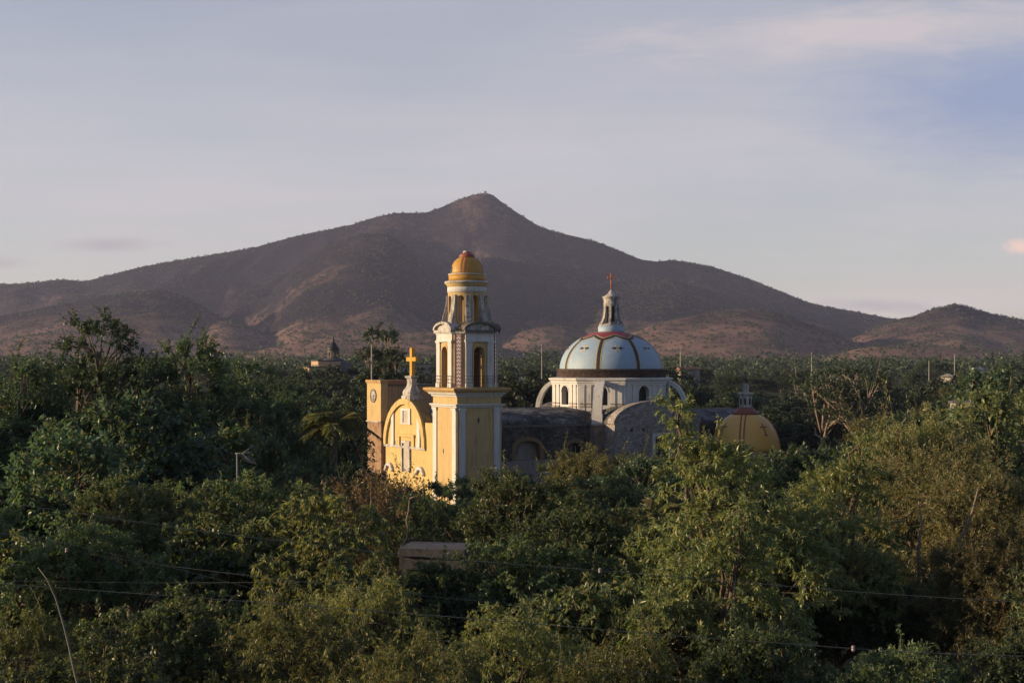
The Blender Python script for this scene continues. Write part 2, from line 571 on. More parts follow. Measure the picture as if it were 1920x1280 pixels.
M['leaf_dry'] = leafmat('dry_leaf', (0.12, 0.085, 0.045), (0.17, 0.12, 0.06), (0.09, 0.10, 0.04))
M['bark'] = plain('brown_bark', (0.13, 0.10, 0.08), 0.9, 0.1, 0.3, 5)
M['bark_pale'] = plain('pale_bark', (0.27, 0.21, 0.18), 0.85, 0.1, 0.3, 2)
M['bark_dead'] = plain('dead_wood', (0.26, 0.19, 0.155), 0.85, 0.1, 0.3, 4)
M['cane'] = plain('dry_cane', (0.16, 0.145, 0.125), 0.7)


def groundmat():
    m, t = new_mat('undergrowth')
    co = t.n('ShaderNodeTexCoord').outputs['Object']
    c = t.mix(t.ramp(t.noise(co, 0.08, 8, 0.65), (0.35, 0.0), (0.7, 1.0)), (0.035, 0.04, 0.022), (0.075, 0.062, 0.04))
    c = t.mix(t.ramp(t.noise(co, 1.2, 5, 0.7), (0.45, 0.0), (0.7, 0.8)), c, (0.03, 0.04, 0.02))
    finish(t, c, 1.0, t.noise(co, 0.8, 6), 0.3, 0.05)
    return m


def mountainmat():
    m, t = new_mat('scrub_hillside')
    co = t.n('ShaderNodeTexCoord').outputs['Object']
    sp = t.n('ShaderNodeSeparateXYZ'); t.l(co, sp.inputs[0])
    # dark scrub high, dry grass low; mountain shade and foothill sun put into both
    big = t.noise(co, 0.0035, 8, 0.62)
    mid = t.noise(co, 0.03, 7, 0.68)
    fine = t.noise(t.mapping(co, (1, 1, 0.6)), 0.16, 5, 0.75)
    hgt = t.ramp(t.math('DIVIDE', sp.outputs[2], 520.0), (0.05, 0.26), (0.26, 0.0))
    grass = t.mix(t.noise(co, 0.012, 5), (0.200, 0.128, 0.108), (0.135, 0.090, 0.080))
    scrub = t.mix(fine, (0.010, 0.011, 0.022), (0.022, 0.019, 0.030))
    k = t.math('ADD', t.math('ADD', t.math('MULTIPLY', big, 0.7), t.math('MULTIPLY', mid, 0.35)),
               t.math('MULTIPLY', fine, 0.40))
    k = t.math('SUBTRACT', k, hgt)
    c = t.mix(t.ramp(k, (0.50, 0.0), (0.68, 1.0)), grass, scrub)
    finish(t, c, 1.0, t.math('ADD', fine, t.math('MULTIPLY', mid, 2.0)), 4.0, 0.0, 0.6)
    return m


M['ground'] = groundmat()
M['mountain'] = mountainmat()


# ------------------------------------------------------------------ terrain
class Perlin:
    def __init__(s, seed):
        r = np.random.RandomState(seed)
        s.p = np.concatenate([r.permutation(256)] * 2)
        a = r.rand(256) * 2 * pi
        s.g = np.stack([np.cos(a), np.sin(a)], 1)

    def __call__(s, x, y):
        xi, yi = np.floor(x).astype(int), np.floor(y).astype(int)
        xf, yf = x - xi, y - yi
        u, v = xf ** 3 * (xf * (xf * 6 - 15) + 10), yf ** 3 * (yf * (yf * 6 - 15) + 10)
        def gr(i, j):
            h = s.p[(s.p[(xi + i) & 255] + yi + j) & 255]
            return s.g[h, 0] * (xf - i) + s.g[h, 1] * (yf - j)
        a = gr(0, 0) + u * (gr(1, 0) - gr(0, 0))
        b = gr(0, 1) + u * (gr(1, 1) - gr(0, 1))
        return (a + v * (b - a)) * 1.5

    def fbm(s, x, y, o=5, gain=0.5):
        t, a, f = 0, 1.0, 1.0
        for _ in range(o):
            t = t + a * s(x * f, y * f)
            a *= gain
            f *= 2.03
        return t

    def ridged(s, x, y, o=4, gain=0.5):
        t, a, f = 0, 1.0, 1.0
        for _ in range(o):
            t = t + a * (1 - 2 * np.abs(s(x * f, y * f)))
            a *= gain
            f *= 2.07
        return t


PN = Perlin(11)


def sstep(a, b, x):
    t = np.clip((x - a) / (b - a), 0, 1)
    return t * t * (3 - 2 * t)


def hgt(x, y):
    """ground height"""
    x, y = np.asarray(x, float), np.asarray(y, float)
    d = np.sqrt(x * x * 0.5 + np.maximum(y, 0) ** 2)
    h = 9.3 * (1 - sstep(14, 135, d)) + sstep(240, 900, y) * 9.0
    und = (PN(x * 0.007 + 3.7, y * 0.007) + 0.5 * PN(x * 0.017, y * 0.017 + 8.1) + 0.35) * 4.5 * sstep(250, 520, y)
    return h + und + 0.35 * PN(x * 0.06, y * 0.06) * sstep(8, 40, d)


def hz(x, y):
    return float(hgt(np.array([x]), np.array([y]))[0])


def axis(lo, hi, n, p):
    t = np.linspace(-1, 1, n)
    s = np.sign(t) * np.abs(t) ** p
    return np.where(s < 0, -s * lo, s * hi)


def grid_faces(nx, ny):
    i = np.arange(nx * ny).reshape(ny, nx)
    return np.stack([i[:-1, :-1], i[:-1, 1:], i[1:, 1:], i[1:, :-1]], -1).reshape(-1, 4)


gx, gy = axis(-5300, 5300, 181, 2.6), axis(-900, 5700, 221, 2.4)
GX, GY = np.meshgrid(gx, gy)
o = bpy.data.objects.new('ground', np_mesh('ground', np.stack([GX, GY, hgt(GX, GY)], -1).reshape(-1, 3),
                                           grid_faces(181, 221), [M['ground']], smooth=True))
COL.objects.link(o)
tag(o, 'dark overgrown ground sheet under the trees', 'ground', kind='structure')

# mountain: ridge lines given by their bearing, distance and height, each with its own front and back slope
RIDGES = [
    # distance, front run, back run, gully depth, crest trace (bearing in photo columns, crest row)
    (4200, 1650, 900, 135, [(-700, 600), (-300, 548), (0, 533), (60, 530), (110, 524), (160, 527), (200, 517), (260, 501), (330, 488),
                           (400, 477), (480, 463), (500, 457), (560, 441), (620, 429), (660, 421), (700, 408), (740, 399), (800, 398),
                           (830, 387), (860, 373), (890, 364), (912, 361), (925, 365), (940, 378), (960, 392), (985, 408), (1010, 424),
                           (1050, 437), (1110, 450), (1160, 469), (1200, 486), (1230, 490), (1260, 487), (1300, 493), (1340, 501),
                           (1400, 521), (1450, 541), (1500, 561), (1530, 571), (1600, 584), (1660, 595), (1720, 604), (1800, 615),
                           (1920, 628), (2300, 650), (2700, 660)]),
    (2900, 1000, 700, 26, [(1500, 690), (1600, 634), (1660, 606), (1690, 599), (1720, 591), (1750, 579), (1780, 573), (1800, 571),
                           (1820, 577), (1860, 589), (1920, 601), (2000, 615), (2150, 640), (2500, 670)]),
    (2500, 900, 600, 20, [(1060, 690), (1120, 655), (1180, 626), (1230, 606), (1300, 591), (1350, 582), (1390, 578), (1450, 584),
                          (1500, 601), (1560, 625), (1640, 655), (1750, 690)]),
    (1900, 600, 500, 10, [(1480, 690), (1560, 666), (1600, 655), (1640, 649), (1720, 646), (1800, 651), (1880, 660), (2000, 664), (2300, 690)]),
    (2700, 800, 600, 14, [(270, 690), (320, 654), (360, 627), (395, 607), (420, 600), (445, 606), (470, 616), (520, 637), (590, 660), (660, 690)]),
    (2200, 700, 600, 10, [(380, 690), (450, 667), (500, 653), (540, 645), (620, 633), (700, 628), (760, 623), (820, 622), (870, 632),
                          (930, 648), (1000, 668), (1080, 690)]),
    (2600, 700, 500, 12, [(850, 690), (930, 640), (980, 620), (1020, 610), (1060, 612), (1110, 628), (1160, 650), (1230, 690)]),
    (3100, 1100, 700, 22, [(-900, 620), (-300, 600), (0, 592), (80, 575), (150, 562), (240, 548), (300, 543), (340, 552), (400, 585), (480, 640), (560, 690)]),
    (2400, 800, 600, 12, [(-900, 640), (-200, 640), (0, 640), (60, 628), (140, 622), (220, 632), (300, 655), (380, 690)]),
    (3500, 1500, 500, 40, [(420, 690), (500, 560), (560, 490), (620, 455), (680, 438), (730, 440), (770, 470), (820, 530), (880, 600), (960, 690)]),
    (3600, 1500, 500, 34, [(1020, 690), (1080, 560), (1140, 525), (1200, 520), (1260, 522), (1330, 545), (1420, 600), (1520, 690)]),
]
mx_, my_ = np.linspace(-3000, 3000, 430), np.linspace(1150, 5200, 330)
MX, MY = np.meshgrid(mx_, my_)


def mountain_h(X, Y):
    px = 960 + F * X / Y
    best = np.full(X.shape, -60.0)
    wx = PN.fbm(X * 0.0016, Y * 0.0016, 3) * 130
    for k, (Yr, Lf, Lb, amp, tr) in enumerate(RIDGES):
        tr = np.array(tr, float)
        pxw = px + wx * 0.22 * np.clip((Yr - Y) / Lf, 0, 1) * (2667 / Yr)
        py = np.interp(pxw, tr[:, 0], tr[:, 1])
        Z = ZC + (HOR - py) / F * Yr
        d = Yr - Y + PN.fbm(X * 0.002 + 9.1 * k, Y * 0.0 + k, 2) * 60 * (k > 0)
        tf = np.clip(d / Lf, 0, 1.4)
        tb = np.clip(-d / Lb, 0, 1.4)
        f = np.where(d >= 0, (1 - np.minimum(tf, 1)) ** (1.35 if k == 0 else 1.2), 1 - tb ** 1.3)
        g = PN.ridged((X + wx) * 0.0042 + k * 3.3, Y * 0.0009 + k, 4, 0.5)
        env = np.clip(tf * 3.2, 0, 1) * np.clip(1.25 - tf, 0, 1)
        small = np.minimum(PN.fbm(X * 0.012, Y * 0.012, 4) - 0.3, 0.3) * 3.5
        h = Z * f + amp * (1.0 if k == 0 else 0.45) * env * np.minimum(g - 1.25, 0.0) * 0.75 * np.clip(Z / 150, 0.2, 1) + small * np.clip(0.15 + tf * 3, 0, 1) - 3 * tf
        h = np.where((px < tr[0, 0]) & (py > 680), -60, h)
        best = np.maximum(best, h) + 0.0
    return best


MZ = mountain_h(MX, MY)
mount = bpy.data.objects.new('mountain', np_mesh('mountain', np.stack([MX, MY, MZ], -1).reshape(-1, 3), grid_faces(430, 330),
                                                 [M['mountain']], smooth=True))
COL.objects.link(mount)
tag(mount, 'scrubby brown mountain with one pointed summit and low dry foothills behind the town', 'mountain', kind='structure')


# ------------------------------------------------------------------ foliage
def rnd_dirs(rng, n):
    v = rng.normal(size=(n, 3))
    return v / np.linalg.norm(v, axis=1, keepdims=True)


def unit(v):
    return v / np.maximum(1e-9, np.linalg.norm(v, axis=-1, keepdims=True))


def leaf_arrays(rng, P, D, L, W):
    """one folded lozenge of two triangles per leaf"""
    n = len(P)
    side = unit(np.cross(D, rng.normal(size=(n, 3)) * 0.55 + np.array([0, 0, 1.0])))
    nrm = unit(np.cross(side, D))
    L, W = L[:, None], W[:, None]
    mid = P + D * L * 0.45
    tip = P + D * L - nrm * L * 0.12
    lift = nrm * W * 0.30
    V = np.stack([P, mid + side * W + lift, tip, mid - side * W + lift], 1).reshape(-1, 3)
    b = np.arange(n)[:, None] * 4
    Fc = np.concatenate([b + np.array([0, 1, 2]), b + np.array([0, 2, 3])], 1).reshape(-1, 3)
    return V, Fc


def tree_parts(seed, H=7.0, R=3.0, base=0.25, lobes=9, clumps=150, twigs=9, leaves=16, L=0.13, W=0.024, droop=0.25,
               clump_r=0.55, shoots=0, trunk_r=0.14, shell=0.55, flat=0.85, stem_z=0.3, lobe_r=(0.36, 0.58), limbs=True, top_bias=0.0,
               rosette=False, extra=()):
    """returns (MB of trunk and limbs, leaf verts, leaf faces) of one tree of height H, crown radius R"""
    rng = np.random.RandomState(seed)
    z0 = H * base
    hc = (H - z0)
    # uneven set of lobes
    a = rng.rand(lobes) * 2 * pi + np.arange(lobes) * 2.4
    rr = R * (0.15 + 0.55 * np.sqrt(rng.rand(lobes)))
    lr = R * (lobe_r[0] + (lobe_r[1] - lobe_r[0]) * rng.rand(lobes))
    lz = z0 + hc * (0.22 + 0.52 * rng.rand(lobes) ** (1.0 - top_bias))
    lz = np.minimum(lz, H - lr * flat * 0.95)
    rr[0], lz[0] = R * 0.15, H - lr[0] * flat
    LC = np.stack([rr * np.cos(a), rr * np.sin(a), lz], 1)
    for ex, ey, ez, er in extra:
        LC = np.concatenate([LC, [[ex, ey, ez]]])
        lr = np.append(lr, er)
    lobes = len(lr)
    wgt = lr ** 2 / np.sum(lr ** 2)
    idx = rng.choice(lobes, clumps, p=wgt)
    d = rnd_dirs(rng, clumps)
    d[:, 2] = np.where(d[:, 2] < -0.35, -d[:, 2], d[:, 2])
    rad = (shell + (1 - shell) * rng.rand(clumps) ** 0.6) * (0.88 + 0.24 * rng.rand(clumps))
    C = LC[idx] + d * (lr[idx] * rad)[:, None] * np.array([1, 1, flat])
    C[:, 2] = np.maximum(C[:, 2], z0 * 0.8)
    out = unit(d * 0.8 + unit(C - np.array([0, 0, z0 + hc * 0.3])) * 0.6)
    n = clumps
    tw = unit(out[:, None, :] * 0.75 + rng.normal(size=(n, twigs, 3)) * 0.62 + np.array([0, 0, 0.22]))
    tl = clump_r * (0.55 + 0.9 * rng.rand(n, twigs))
    t = (np.arange(leaves) + rng.rand(n, twigs, leaves)) / leaves
    if rosette:
        t = 1 - (1 - t) * 0.45 * (rng.rand(n, twigs, leaves) < 0.85) - 0.0
    P = C[:, None, None, :] + tw[:, :, None, :] * (tl[:, :, None] * t)[..., None]
    P[..., 2] -= droop * 0.6 * (tl[:, :, None] * t) ** 2
    D = unit(tw[:, :, None, :] * 0.55 + rng.normal(size=P.shape) * 0.55 + np.array([0, 0, -droop]))
    P, D = P.reshape(-1, 3), D.reshape(-1, 3)
    # leafy shoots sticking out of the crown
    mb = MB()
    trunk_top = np.array([R * 0.05 * rng.normal(), R * 0.05 * rng.normal(), z0 + hc * stem_z])
    pts = [(0, 0, -0.6), (0.03 * H * rng.normal() * 0.3, 0.03 * H * rng.normal() * 0.3, z0 * 0.6), tuple(trunk_top)]
    mb.tube(pts, [trunk_r * 1.25, trunk_r, trunk_r * 0.75], 8)
    PS, DS = [], []
    for k in range(shoots):
        i = rng.randint(n)
        for _ in range(12):
            if C[i, 2] > z0 + hc * 0.55: break
            i = rng.randint(n)
        dd = unit(out[i] * 0.6 + rng.normal(size=3) * 0.3 + np.array([0, 0, 0.75]))
        ln = clump_r * (1.2 + 1.6 * rng.rand())
        bend = rng.normal(size=3) * 0.25 * ln
        ts = np.linspace(0, 1, 5)
        line = C[i] + dd * (ln * ts)[:, None] + bend * (ts ** 2)[:, None]
        mb.tube([tuple(p) for p in line], [trunk_r * 0.12, trunk_r * 0.11, trunk_r * 0.09, trunk_r * 0.06, trunk_r * 0.03], 4)
        m = int(leaves * 3.2)
        tt = 0.15 + 0.85 * rng.rand(m)
        p = C[i] + dd * (ln * tt)[:, None] + bend * (tt ** 2)[:, None]
        PS.append(p + rng.normal(size=(m, 3)) * 0.05 * clump_r)
        DS.append(unit(dd * 0.45 + rng.normal(size=(m, 3)) * 0.7 + np.array([0, 0, -droop])))
    if shoots:
        P = np.concatenate([P] + PS)
        D = np.concatenate([D] + DS)
    m = len(P)
    Ls = L * (0.6 + 0.7 * rng.rand(m))
    Ws = W * (0.7 + 0.6 * rng.rand(m))
    V, Fc = leaf_arrays(rng, P, D, Ls, Ws)
    if limbs:
        for k in range(lobes):
            s0 = np.array(pts[1]) * (1 - 0.5 - 0.5 * rng.rand()) + trunk_top * 0.5
            s0 = np.array(pts[1]) + (trunk_top - np.array(pts[1])) * (0.35 + 0.65 * rng.rand())
            e = LC[k]
            mid = (s0 + e) / 2 + rng.normal(size=3) * 0.10 * R + np.array([0, 0, -0.05 * R])
            mb.tube([tuple(s0), tuple(mid), tuple(e)], [trunk_r * 0.55, trunk_r * 0.4, trunk_r * 0.24], 6)
            own = np.where(idx == k)[0]
            for i in own[:10]:
                s1 = mid + (e - mid) * (0.3 + 0.7 * rng.rand())
                q = (s1 + C[i]) / 2 + rng.normal(size=3) * 0.05 * R
                mb.tube([tuple(s1), tuple(q), tuple(C[i] + out[i] * clump_r * 0.5)], [trunk_r * 0.22, trunk_r * 0.15, trunk_r * 0.05], 4)
    return mb, V, Fc


def tree_proto(name, crown_name, leaf, bark, **kw):
    mb, V, Fc = tree_parts(**kw)
    root = empty(name)
    mb.build('trunk', M[bark], root)
    c = bpy.data.objects.new('crown', np_mesh('crown', V, Fc, [M[leaf]]))
    COL.objects.link(c)
    c.parent = root
    root['H'] = float(kw.get('H', 7.0))
    return root


PROTO = {}
def proto(key, name, leaf, bark, **kw):
    PROTO[key] = dict(root=tree_proto(name, 'crown', leaf, bark, **kw), H=kw.get('H', 7.0), used=False)


ORD = ['first', 'second', 'third', 'fourth', 'fifth', 'sixth', 'seventh', 'eighth', 'ninth', 'tenth', 'eleventh', 'twelfth',
       'thirteenth', 'fourteenth', 'fifteenth', 'sixteenth', 'seventeenth', 'eighteenth', 'nineteenth', 'twentieth']


def put_tree(key, px, top, Y, rz=0.0, label=None, group=None, cat='tree', grow=1.0, wide=1.0):
    p = PROTO[key]
    X = (px - 960.0) / F * Y
    g = hz(X, Y)
    zt = ZC + (HOR - top) / F * Y
    s = max(0.25, (zt - g) / p['H']) * grow
    o = p['root'] if not p['used'] else copy_tree(p['root'])
    p['used'] = True
    o.location = (X, Y, g if grow == 1.0 else zt - p['H'] * s)
    o.rotation_euler = (0, 0, rz)
    o.scale = (s * wide, s * wide, s)
    tag(o, label, cat, group)
    return o
# ------------------------------------------------------------------ church (local x runs along the nave, local y away from the camera)
TH = R_(31)
CX0, CY0 = -6.57, 170.0
church = empty('church', (CX0, CY0, 0), TH)
tag(church, 'yellow and white church with tall bell tower, big blue dome and small yellow dome', 'church')
SQ = lambda x0, x1, y0, y1: [(x0, y0), (x1, y0), (x1, y1), (x0, y1)]
CAMDIR = R_(-125)                       # from the big dome towards the camera, local angle


def face_frames(cx, cy, half):
    """the four faces of a square block: origin at the face's first corner, along, outward"""
    out = []
    for k in range(4):
        a = -pi / 2 + k * pi / 2
        nrm = Vector((round(cos(a)), round(sin(a)), 0))
        al = Vector((-nrm.y, nrm.x, 0))
        org = Vector((cx, cy, 0)) + nrm * half - al * half
        out.append((org, al, nrm))
    return out
UP = Vector((0, 0, 1))


def fbox(mb, fr, a0, a1, z0, z1, d0, d1, mat=0):
    """box on a face frame: a along the face, d outward"""
    o, al, n = fr
    mb.extr([(a0, z0), (a1, z0), (a1, z1), (a0, z1)], o + n * d0, al, UP, n, d1 - d0, mat)


# ---- bell tower -------------------------------------------------
T = 6.12
TC = T / 2
sq = SQ(0, T, 0, T)
b = MB()
b.loft(sq, [(0, -1.0), (0, 13.0)])
tower = b.build('bell_tower', M['yellow'], church)
tag(tower, 'square yellow tower shaft with white pilasters and arched belfry')
MB().loft(sq, [(0.02, 11.58), (0.16, 11.62), (0.22, 11.78), (0.34, 11.86), (0.36, 12.03), (0.05, 12.06)]).build('belt_course', M['white'], tower)
MB().loft(sq, [(0.02, 12.86), (0.14, 12.92), (0.20, 13.08), (0.42, 13.22), (0.50, 13.38), (0.50, 13.42)]).build('cornice_moulding', M['white'], tower)
MB().loft(sq, [(0.48, 13.40), (0.66, 13.44), (0.80, 13.62), (0.92, 13.70), (0.94, 13.90), (0.90, 13.96), (0.30, 14.04)]).build('cornice', M['ochre'], tower)
for k, fr in enumerate(face_frames(TC, TC, TC)):
    for a0, a1 in (((0.28, 1.08), (5.06, 5.86)) if k % 2 == 0 else ((0.14, 1.08), (5.06, 6.0))):
        b = MB()
        fbox(b, fr, a0, a1, -1.0, 11.2, -0.05, 0.13)
        fbox(b, fr, a0 - 0.04, a1 + 0.04, 8.82, 8.95, -0.05, 0.16)
        fbox(b, fr, a0 - 0.05, a1 + 0.05, 11.2, 11.34, -0.05, 0.18)
        fbox(b, fr, a0 - 0.10, a1 + 0.10, 11.34, 11.575, -0.05, 0.25)
        b.build('pilaster', M['white'], tower)
fr0 = face_frames(TC, TC, TC)
b = MB()
b.extr([(0, -0.42), (0.15, 0), (0, 0.42), (-0.15, 0)], fr0[0][0] + Vector((2.95, 0, 10.07)), fr0[0][1], UP, fr0[0][2], 0.03)
b.build('slit_window', M['dark'], tower)
b = MB()
b.extr([(0, -0.35), (0.13, 0), (0, 0.35), (-0.13, 0)], fr0[3][0] + Vector((0, -2.7, 6.3)), fr0[3][1], UP, fr0[3][2], 0.03)
b.build('slit_window', M['dark'], tower)

# belfry: chamfered square with an arch on each face
CH = 1.05
b = MB()
ZB0, ZB1 = 14.0, 21.0
chp = [(CH, 0), (T - CH, 0), (T, CH), (T, T - CH), (T - CH, T), (CH, T), (0, T - CH), (0, CH)]
for k, fr in enumerate(fr0):
    o_, al, n = fr
    W0, W1, A0, A1, sp = CH, T - CH, 2.29, 3.79, 18.2
    head = [(a, z) for a, z in arc_pts((A0 + A1) / 2, (A1 - A0) / 2, sp, 0.76, 14)]
    poly = [(W0, ZB0), (A0, ZB0)] + head[::-1] + [(A1, ZB0), (W1, ZB0), (W1, ZB1), (W0, ZB1)]
    b.extr(poly, o_, al, UP, -n, 0.85)
    # chamfered corner pier between this face and the next
    c0 = o_ + al * (T - CH)
    c1 = o_ + al * T - n * CH
    i0, i1 = c0 - n * 0.85, c1 - al * 0.85
    pts = [(p.x, p.y) for p in (c0, c1, i1, i0)]
    b.loft(pts, [(0, ZB0), (0, ZB1)])
b.loft(chp, [(0.0, 20.9), (0.0, 21.02)])
belfry = b.build('belfry', M['yellow'], tower)
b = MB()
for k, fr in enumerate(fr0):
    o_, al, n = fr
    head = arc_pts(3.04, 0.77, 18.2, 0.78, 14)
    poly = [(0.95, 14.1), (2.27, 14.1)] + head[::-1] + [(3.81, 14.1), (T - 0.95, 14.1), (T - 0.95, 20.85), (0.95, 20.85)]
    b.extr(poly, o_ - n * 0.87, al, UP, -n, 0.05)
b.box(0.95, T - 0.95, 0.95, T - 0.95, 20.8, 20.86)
b.build('belfry_shade_lining', M['inner_shade'], tower)  # lining added so the inside of the arches looks shaded
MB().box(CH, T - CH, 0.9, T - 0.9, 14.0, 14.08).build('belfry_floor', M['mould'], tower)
for k, fr in enumerate(fr0):
    o_, al, n = fr
    for a0, a1 in ((1.14, 1.98), (4.14, 4.98)):
        b = MB()
        fbox(b, fr, a0, a1, 14.04, 18.9, -0.05, 0.16)
        fbox(b, fr, a0 - 0.05, a1 + 0.05, 14.04, 14.55, -0.05, 0.24)
        fbox(b, fr, a0 - 0.03, a1 + 0.03, 18.9, 19.0, -0.05, 0.19)
        fbox(b, fr, a0 - 0.02, a1 + 0.02, 19.0, 19.36, -0.05, 0.17)
        fbox(b, fr, a0 - 0.06, a1 + 0.06, 19.36, 19.52, -0.05, 0.24)
        b.build('belfry_pilaster', M['white'], tower)
    b = MB()
    # flat archivolt standing 5 cm proud round the opening
    ring = arc_pts(3.04, 0.94, 18.2, 0.95, 14)
    inn = arc_pts(3.04, 0.76, 18.2, 0.77, 14)
    b.extr([(3.98, 14.1)] + ring + [(2.10, 14.1), (2.28, 14.1)] + inn[::-1] + [(3.80, 14.1)], o_, al, UP, n, 0.06)
    b.build('arch_surround', M['yellow'], tower)
    b = MB()
    fbox(b, fr, 1.0, 5.12, 19.53, 19.68, -0.05, 0.26)
    fbox(b, fr, 1.06, 5.06, 19.68, 19.80, -0.05, 0.17)
    fbox(b, fr, 1.10, 5.02, 19.80, 20.48, -0.05, 0.12)
    fbox(b, fr, 1.02, 5.10, 20.48, 20.62, -0.05, 0.22)
    b.build('entablature', M['white'], tower)
    b = MB()
    fbox(b, fr, 0.92, 5.20, 20.62, 20.96, -0.05, 0.40)
    hoodo = arc_pts(3.06, 2.30, 20.96, 1.02, 20)
    hoodi = arc_pts(3.06, 1.98, 20.96, 0.74, 20)
    b.extr(hoodo + hoodi[::-1], o_ - n * 0.9, al, UP, n, 1.36)
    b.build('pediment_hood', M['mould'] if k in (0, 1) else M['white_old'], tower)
    b = MB()
    b.extr(arc_pts(3.06, 1.975, 20.965, 0.735, 20), o_ - n * 0.6, al, UP, n, 0.72)
    b.build('tympanum', M['white_old'], tower)
    # tile strip on the chamfer
    c0 = o_ + al * (T - CH)
    c1 = o_ + al * T - n * CH
    ca = (c1 - c0).normalized()
    cn = (n + al).normalized()
    ln = (c1 - c0).length
    m = ln / 2
    for s0, s1, dd, mm, nm in ((m - 0.26, m + 0.26, 0.07, 'mosaic', 'tile_strip'), (m - 0.46, m - 0.38, 0.09, 'brickred', 'corner_bead'),
                               (m + 0.38, m + 0.46, 0.09, 'brickred', 'corner_bead')):
        b = MB()
        b.extr([(s0, 14.1), (s1, 14.1), (s1, 20.5), (s0, 20.5)], c0 - cn * 0.04, ca, UP, cn, dd + 0.04)
        b.build(nm, M[mm], tower)
    b = MB()
    b.extr([(-0.05, 20.5), (ln + 0.05, 20.5), (ln + 0.05, 20.75), (-0.05, 20.75)], c0 - cn * 0.04, ca, UP, cn, 0.24)
    b.build('corner_cap', M['white_old'], tower)
    b = MB()
    for z in (14.62, 15.02, 15.42):
        b.tube([o_ + al * 0.7 + n * 0.42 + UP * z, o_ + al * (T - 0.7) + n * 0.42 + UP * z], 0.022, 4)
    for q in np.linspace(0.75, T - 0.75, 8):
        b.tube([o_ + al * float(q) + n * 0.42 + UP * 14.0, o_ + al * float(q) + n * 0.42 + UP * 15.45], 0.02, 4)
    b.build('railing', M['iron'], tower)
MB().loft(chp, [(0.02, 21.02), (0.10, 21.06), (0.10, 21.2), (-0.5, 21.36)]).build('belfry_roof', M['mould'], tower)

# round upper stage
b = MB()
AX = [R_(-90 + 45 * k - 3) for k in range(8)]
b.arcade(TC, TC, 2.33, 0.5, 21.25, 25.56, AX, 0.40, 21.9, 24.75, 0, 256)
b.build('upper_stage', M['yellow'], tower)
MB().lathe([(2.34, 25.56), (2.40, 25.60), (2.40, 26.18), (2.34, 26.24)], TC, TC, 64).build('white_band', M['white'], tower)
MB().lathe([(2.3, 26.22), (2.40, 26.26), (2.46, 26.42), (2.62, 26.60), (2.66, 26.66)], TC, TC, 64).build('cornice_moulding', M['yellow_pale'], tower)
MB().lathe([(2.60, 26.64), (2.74, 26.68), (2.78, 26.86), (2.66, 26.94), (2.2, 26.98)], TC, TC, 64).build('cornice', M['white_old'], tower)
for k in range(8):
    a = AX[k] + pi / 8
    r_, s_ = Vector((cos(a), sin(a), 0)), Vector((-sin(a), cos(a), 0))
    prof = [(2.2, 21.2), (3.14, 21.2), (3.14, 22.2), (3.0, 22.28), (2.98, 22.6), (2.86, 23.0), (2.70, 23.5), (2.58, 24.1), (2.52, 24.8), (2.55, 25.2), (2.2, 25.3)]
    b = MB()
    b.extr(prof, Vector((TC, TC, 0)) - s_ * 0.29, r_, UP, s_, 0.58)
    b.extr([(2.2, 21.15), (3.22, 21.15), (3.22, 21.42), (2.2, 21.42)], Vector((TC, TC, 0)) - s_ * 0.36, r_, UP, s_, 0.72)
    b.build('volute', M['white_old'], tower)
b = MB()
for a in (0.4, 1.9):
    c_, s_ = cos(a), sin(a)
    b.extr([(-0.16, 21.2), (0.16, 21.2), (0.16, 26.2), (-0.16, 26.2)], (TC - s_ * 0.6, TC + c_ * 0.6, 0), (c_, s_, 0), UP, (-s_, c_, 0), 0.22)
b.build('inner_post', M['yellow'], tower)
MB().lathe([(2.22, 26.9), (2.24, 27.74)], TC, TC, 64).build('dome_drum', M['orange_dome'], tower)
MB().lathe([(2.2, 27.72), (2.30, 27.75), (2.30, 27.84), (2.0, 27.88)], TC, TC, 64).build('white_ring', M['white'], tower)
tprof = [(2.03, 27.86), (2.02, 28.1), (1.98, 28.4), (1.88, 28.75), (1.73, 29.1), (1.53, 29.4), (1.28, 29.65), (1.0, 29.84), (0.9, 29.9)]
tdome = MB().lathe(tprof, TC, TC, 64).build('tower_dome', M['orange_dome'], tower)
MB().lathe([(0.95, 29.84), (0.98, 30.0), (0.90, 30.2), (0.72, 30.32), (0.62, 30.42), (0.5, 30.46), (0.4, 30.6), (0.12, 30.66)], TC, TC, 20).build('dome_cap', M['brickred'], tower)
MB().lathe([(0.42, 30.42), (0.36, 30.62), (0.25, 30.72), (0.1, 30.74)], TC - 0.12, TC, 9).build('broken_finial', M['white_old'], tower)


def prof_r(prof, z):
    for (r0, z0), (r1, z1) in zip(prof[:-1], prof[1:]):
        if min(z0, z1) <= z <= max(z0, z1):
            return r0 + (r1 - r0) * (z - z0) / (z1 - z0 + 1e-9)
    return prof[-1][0]


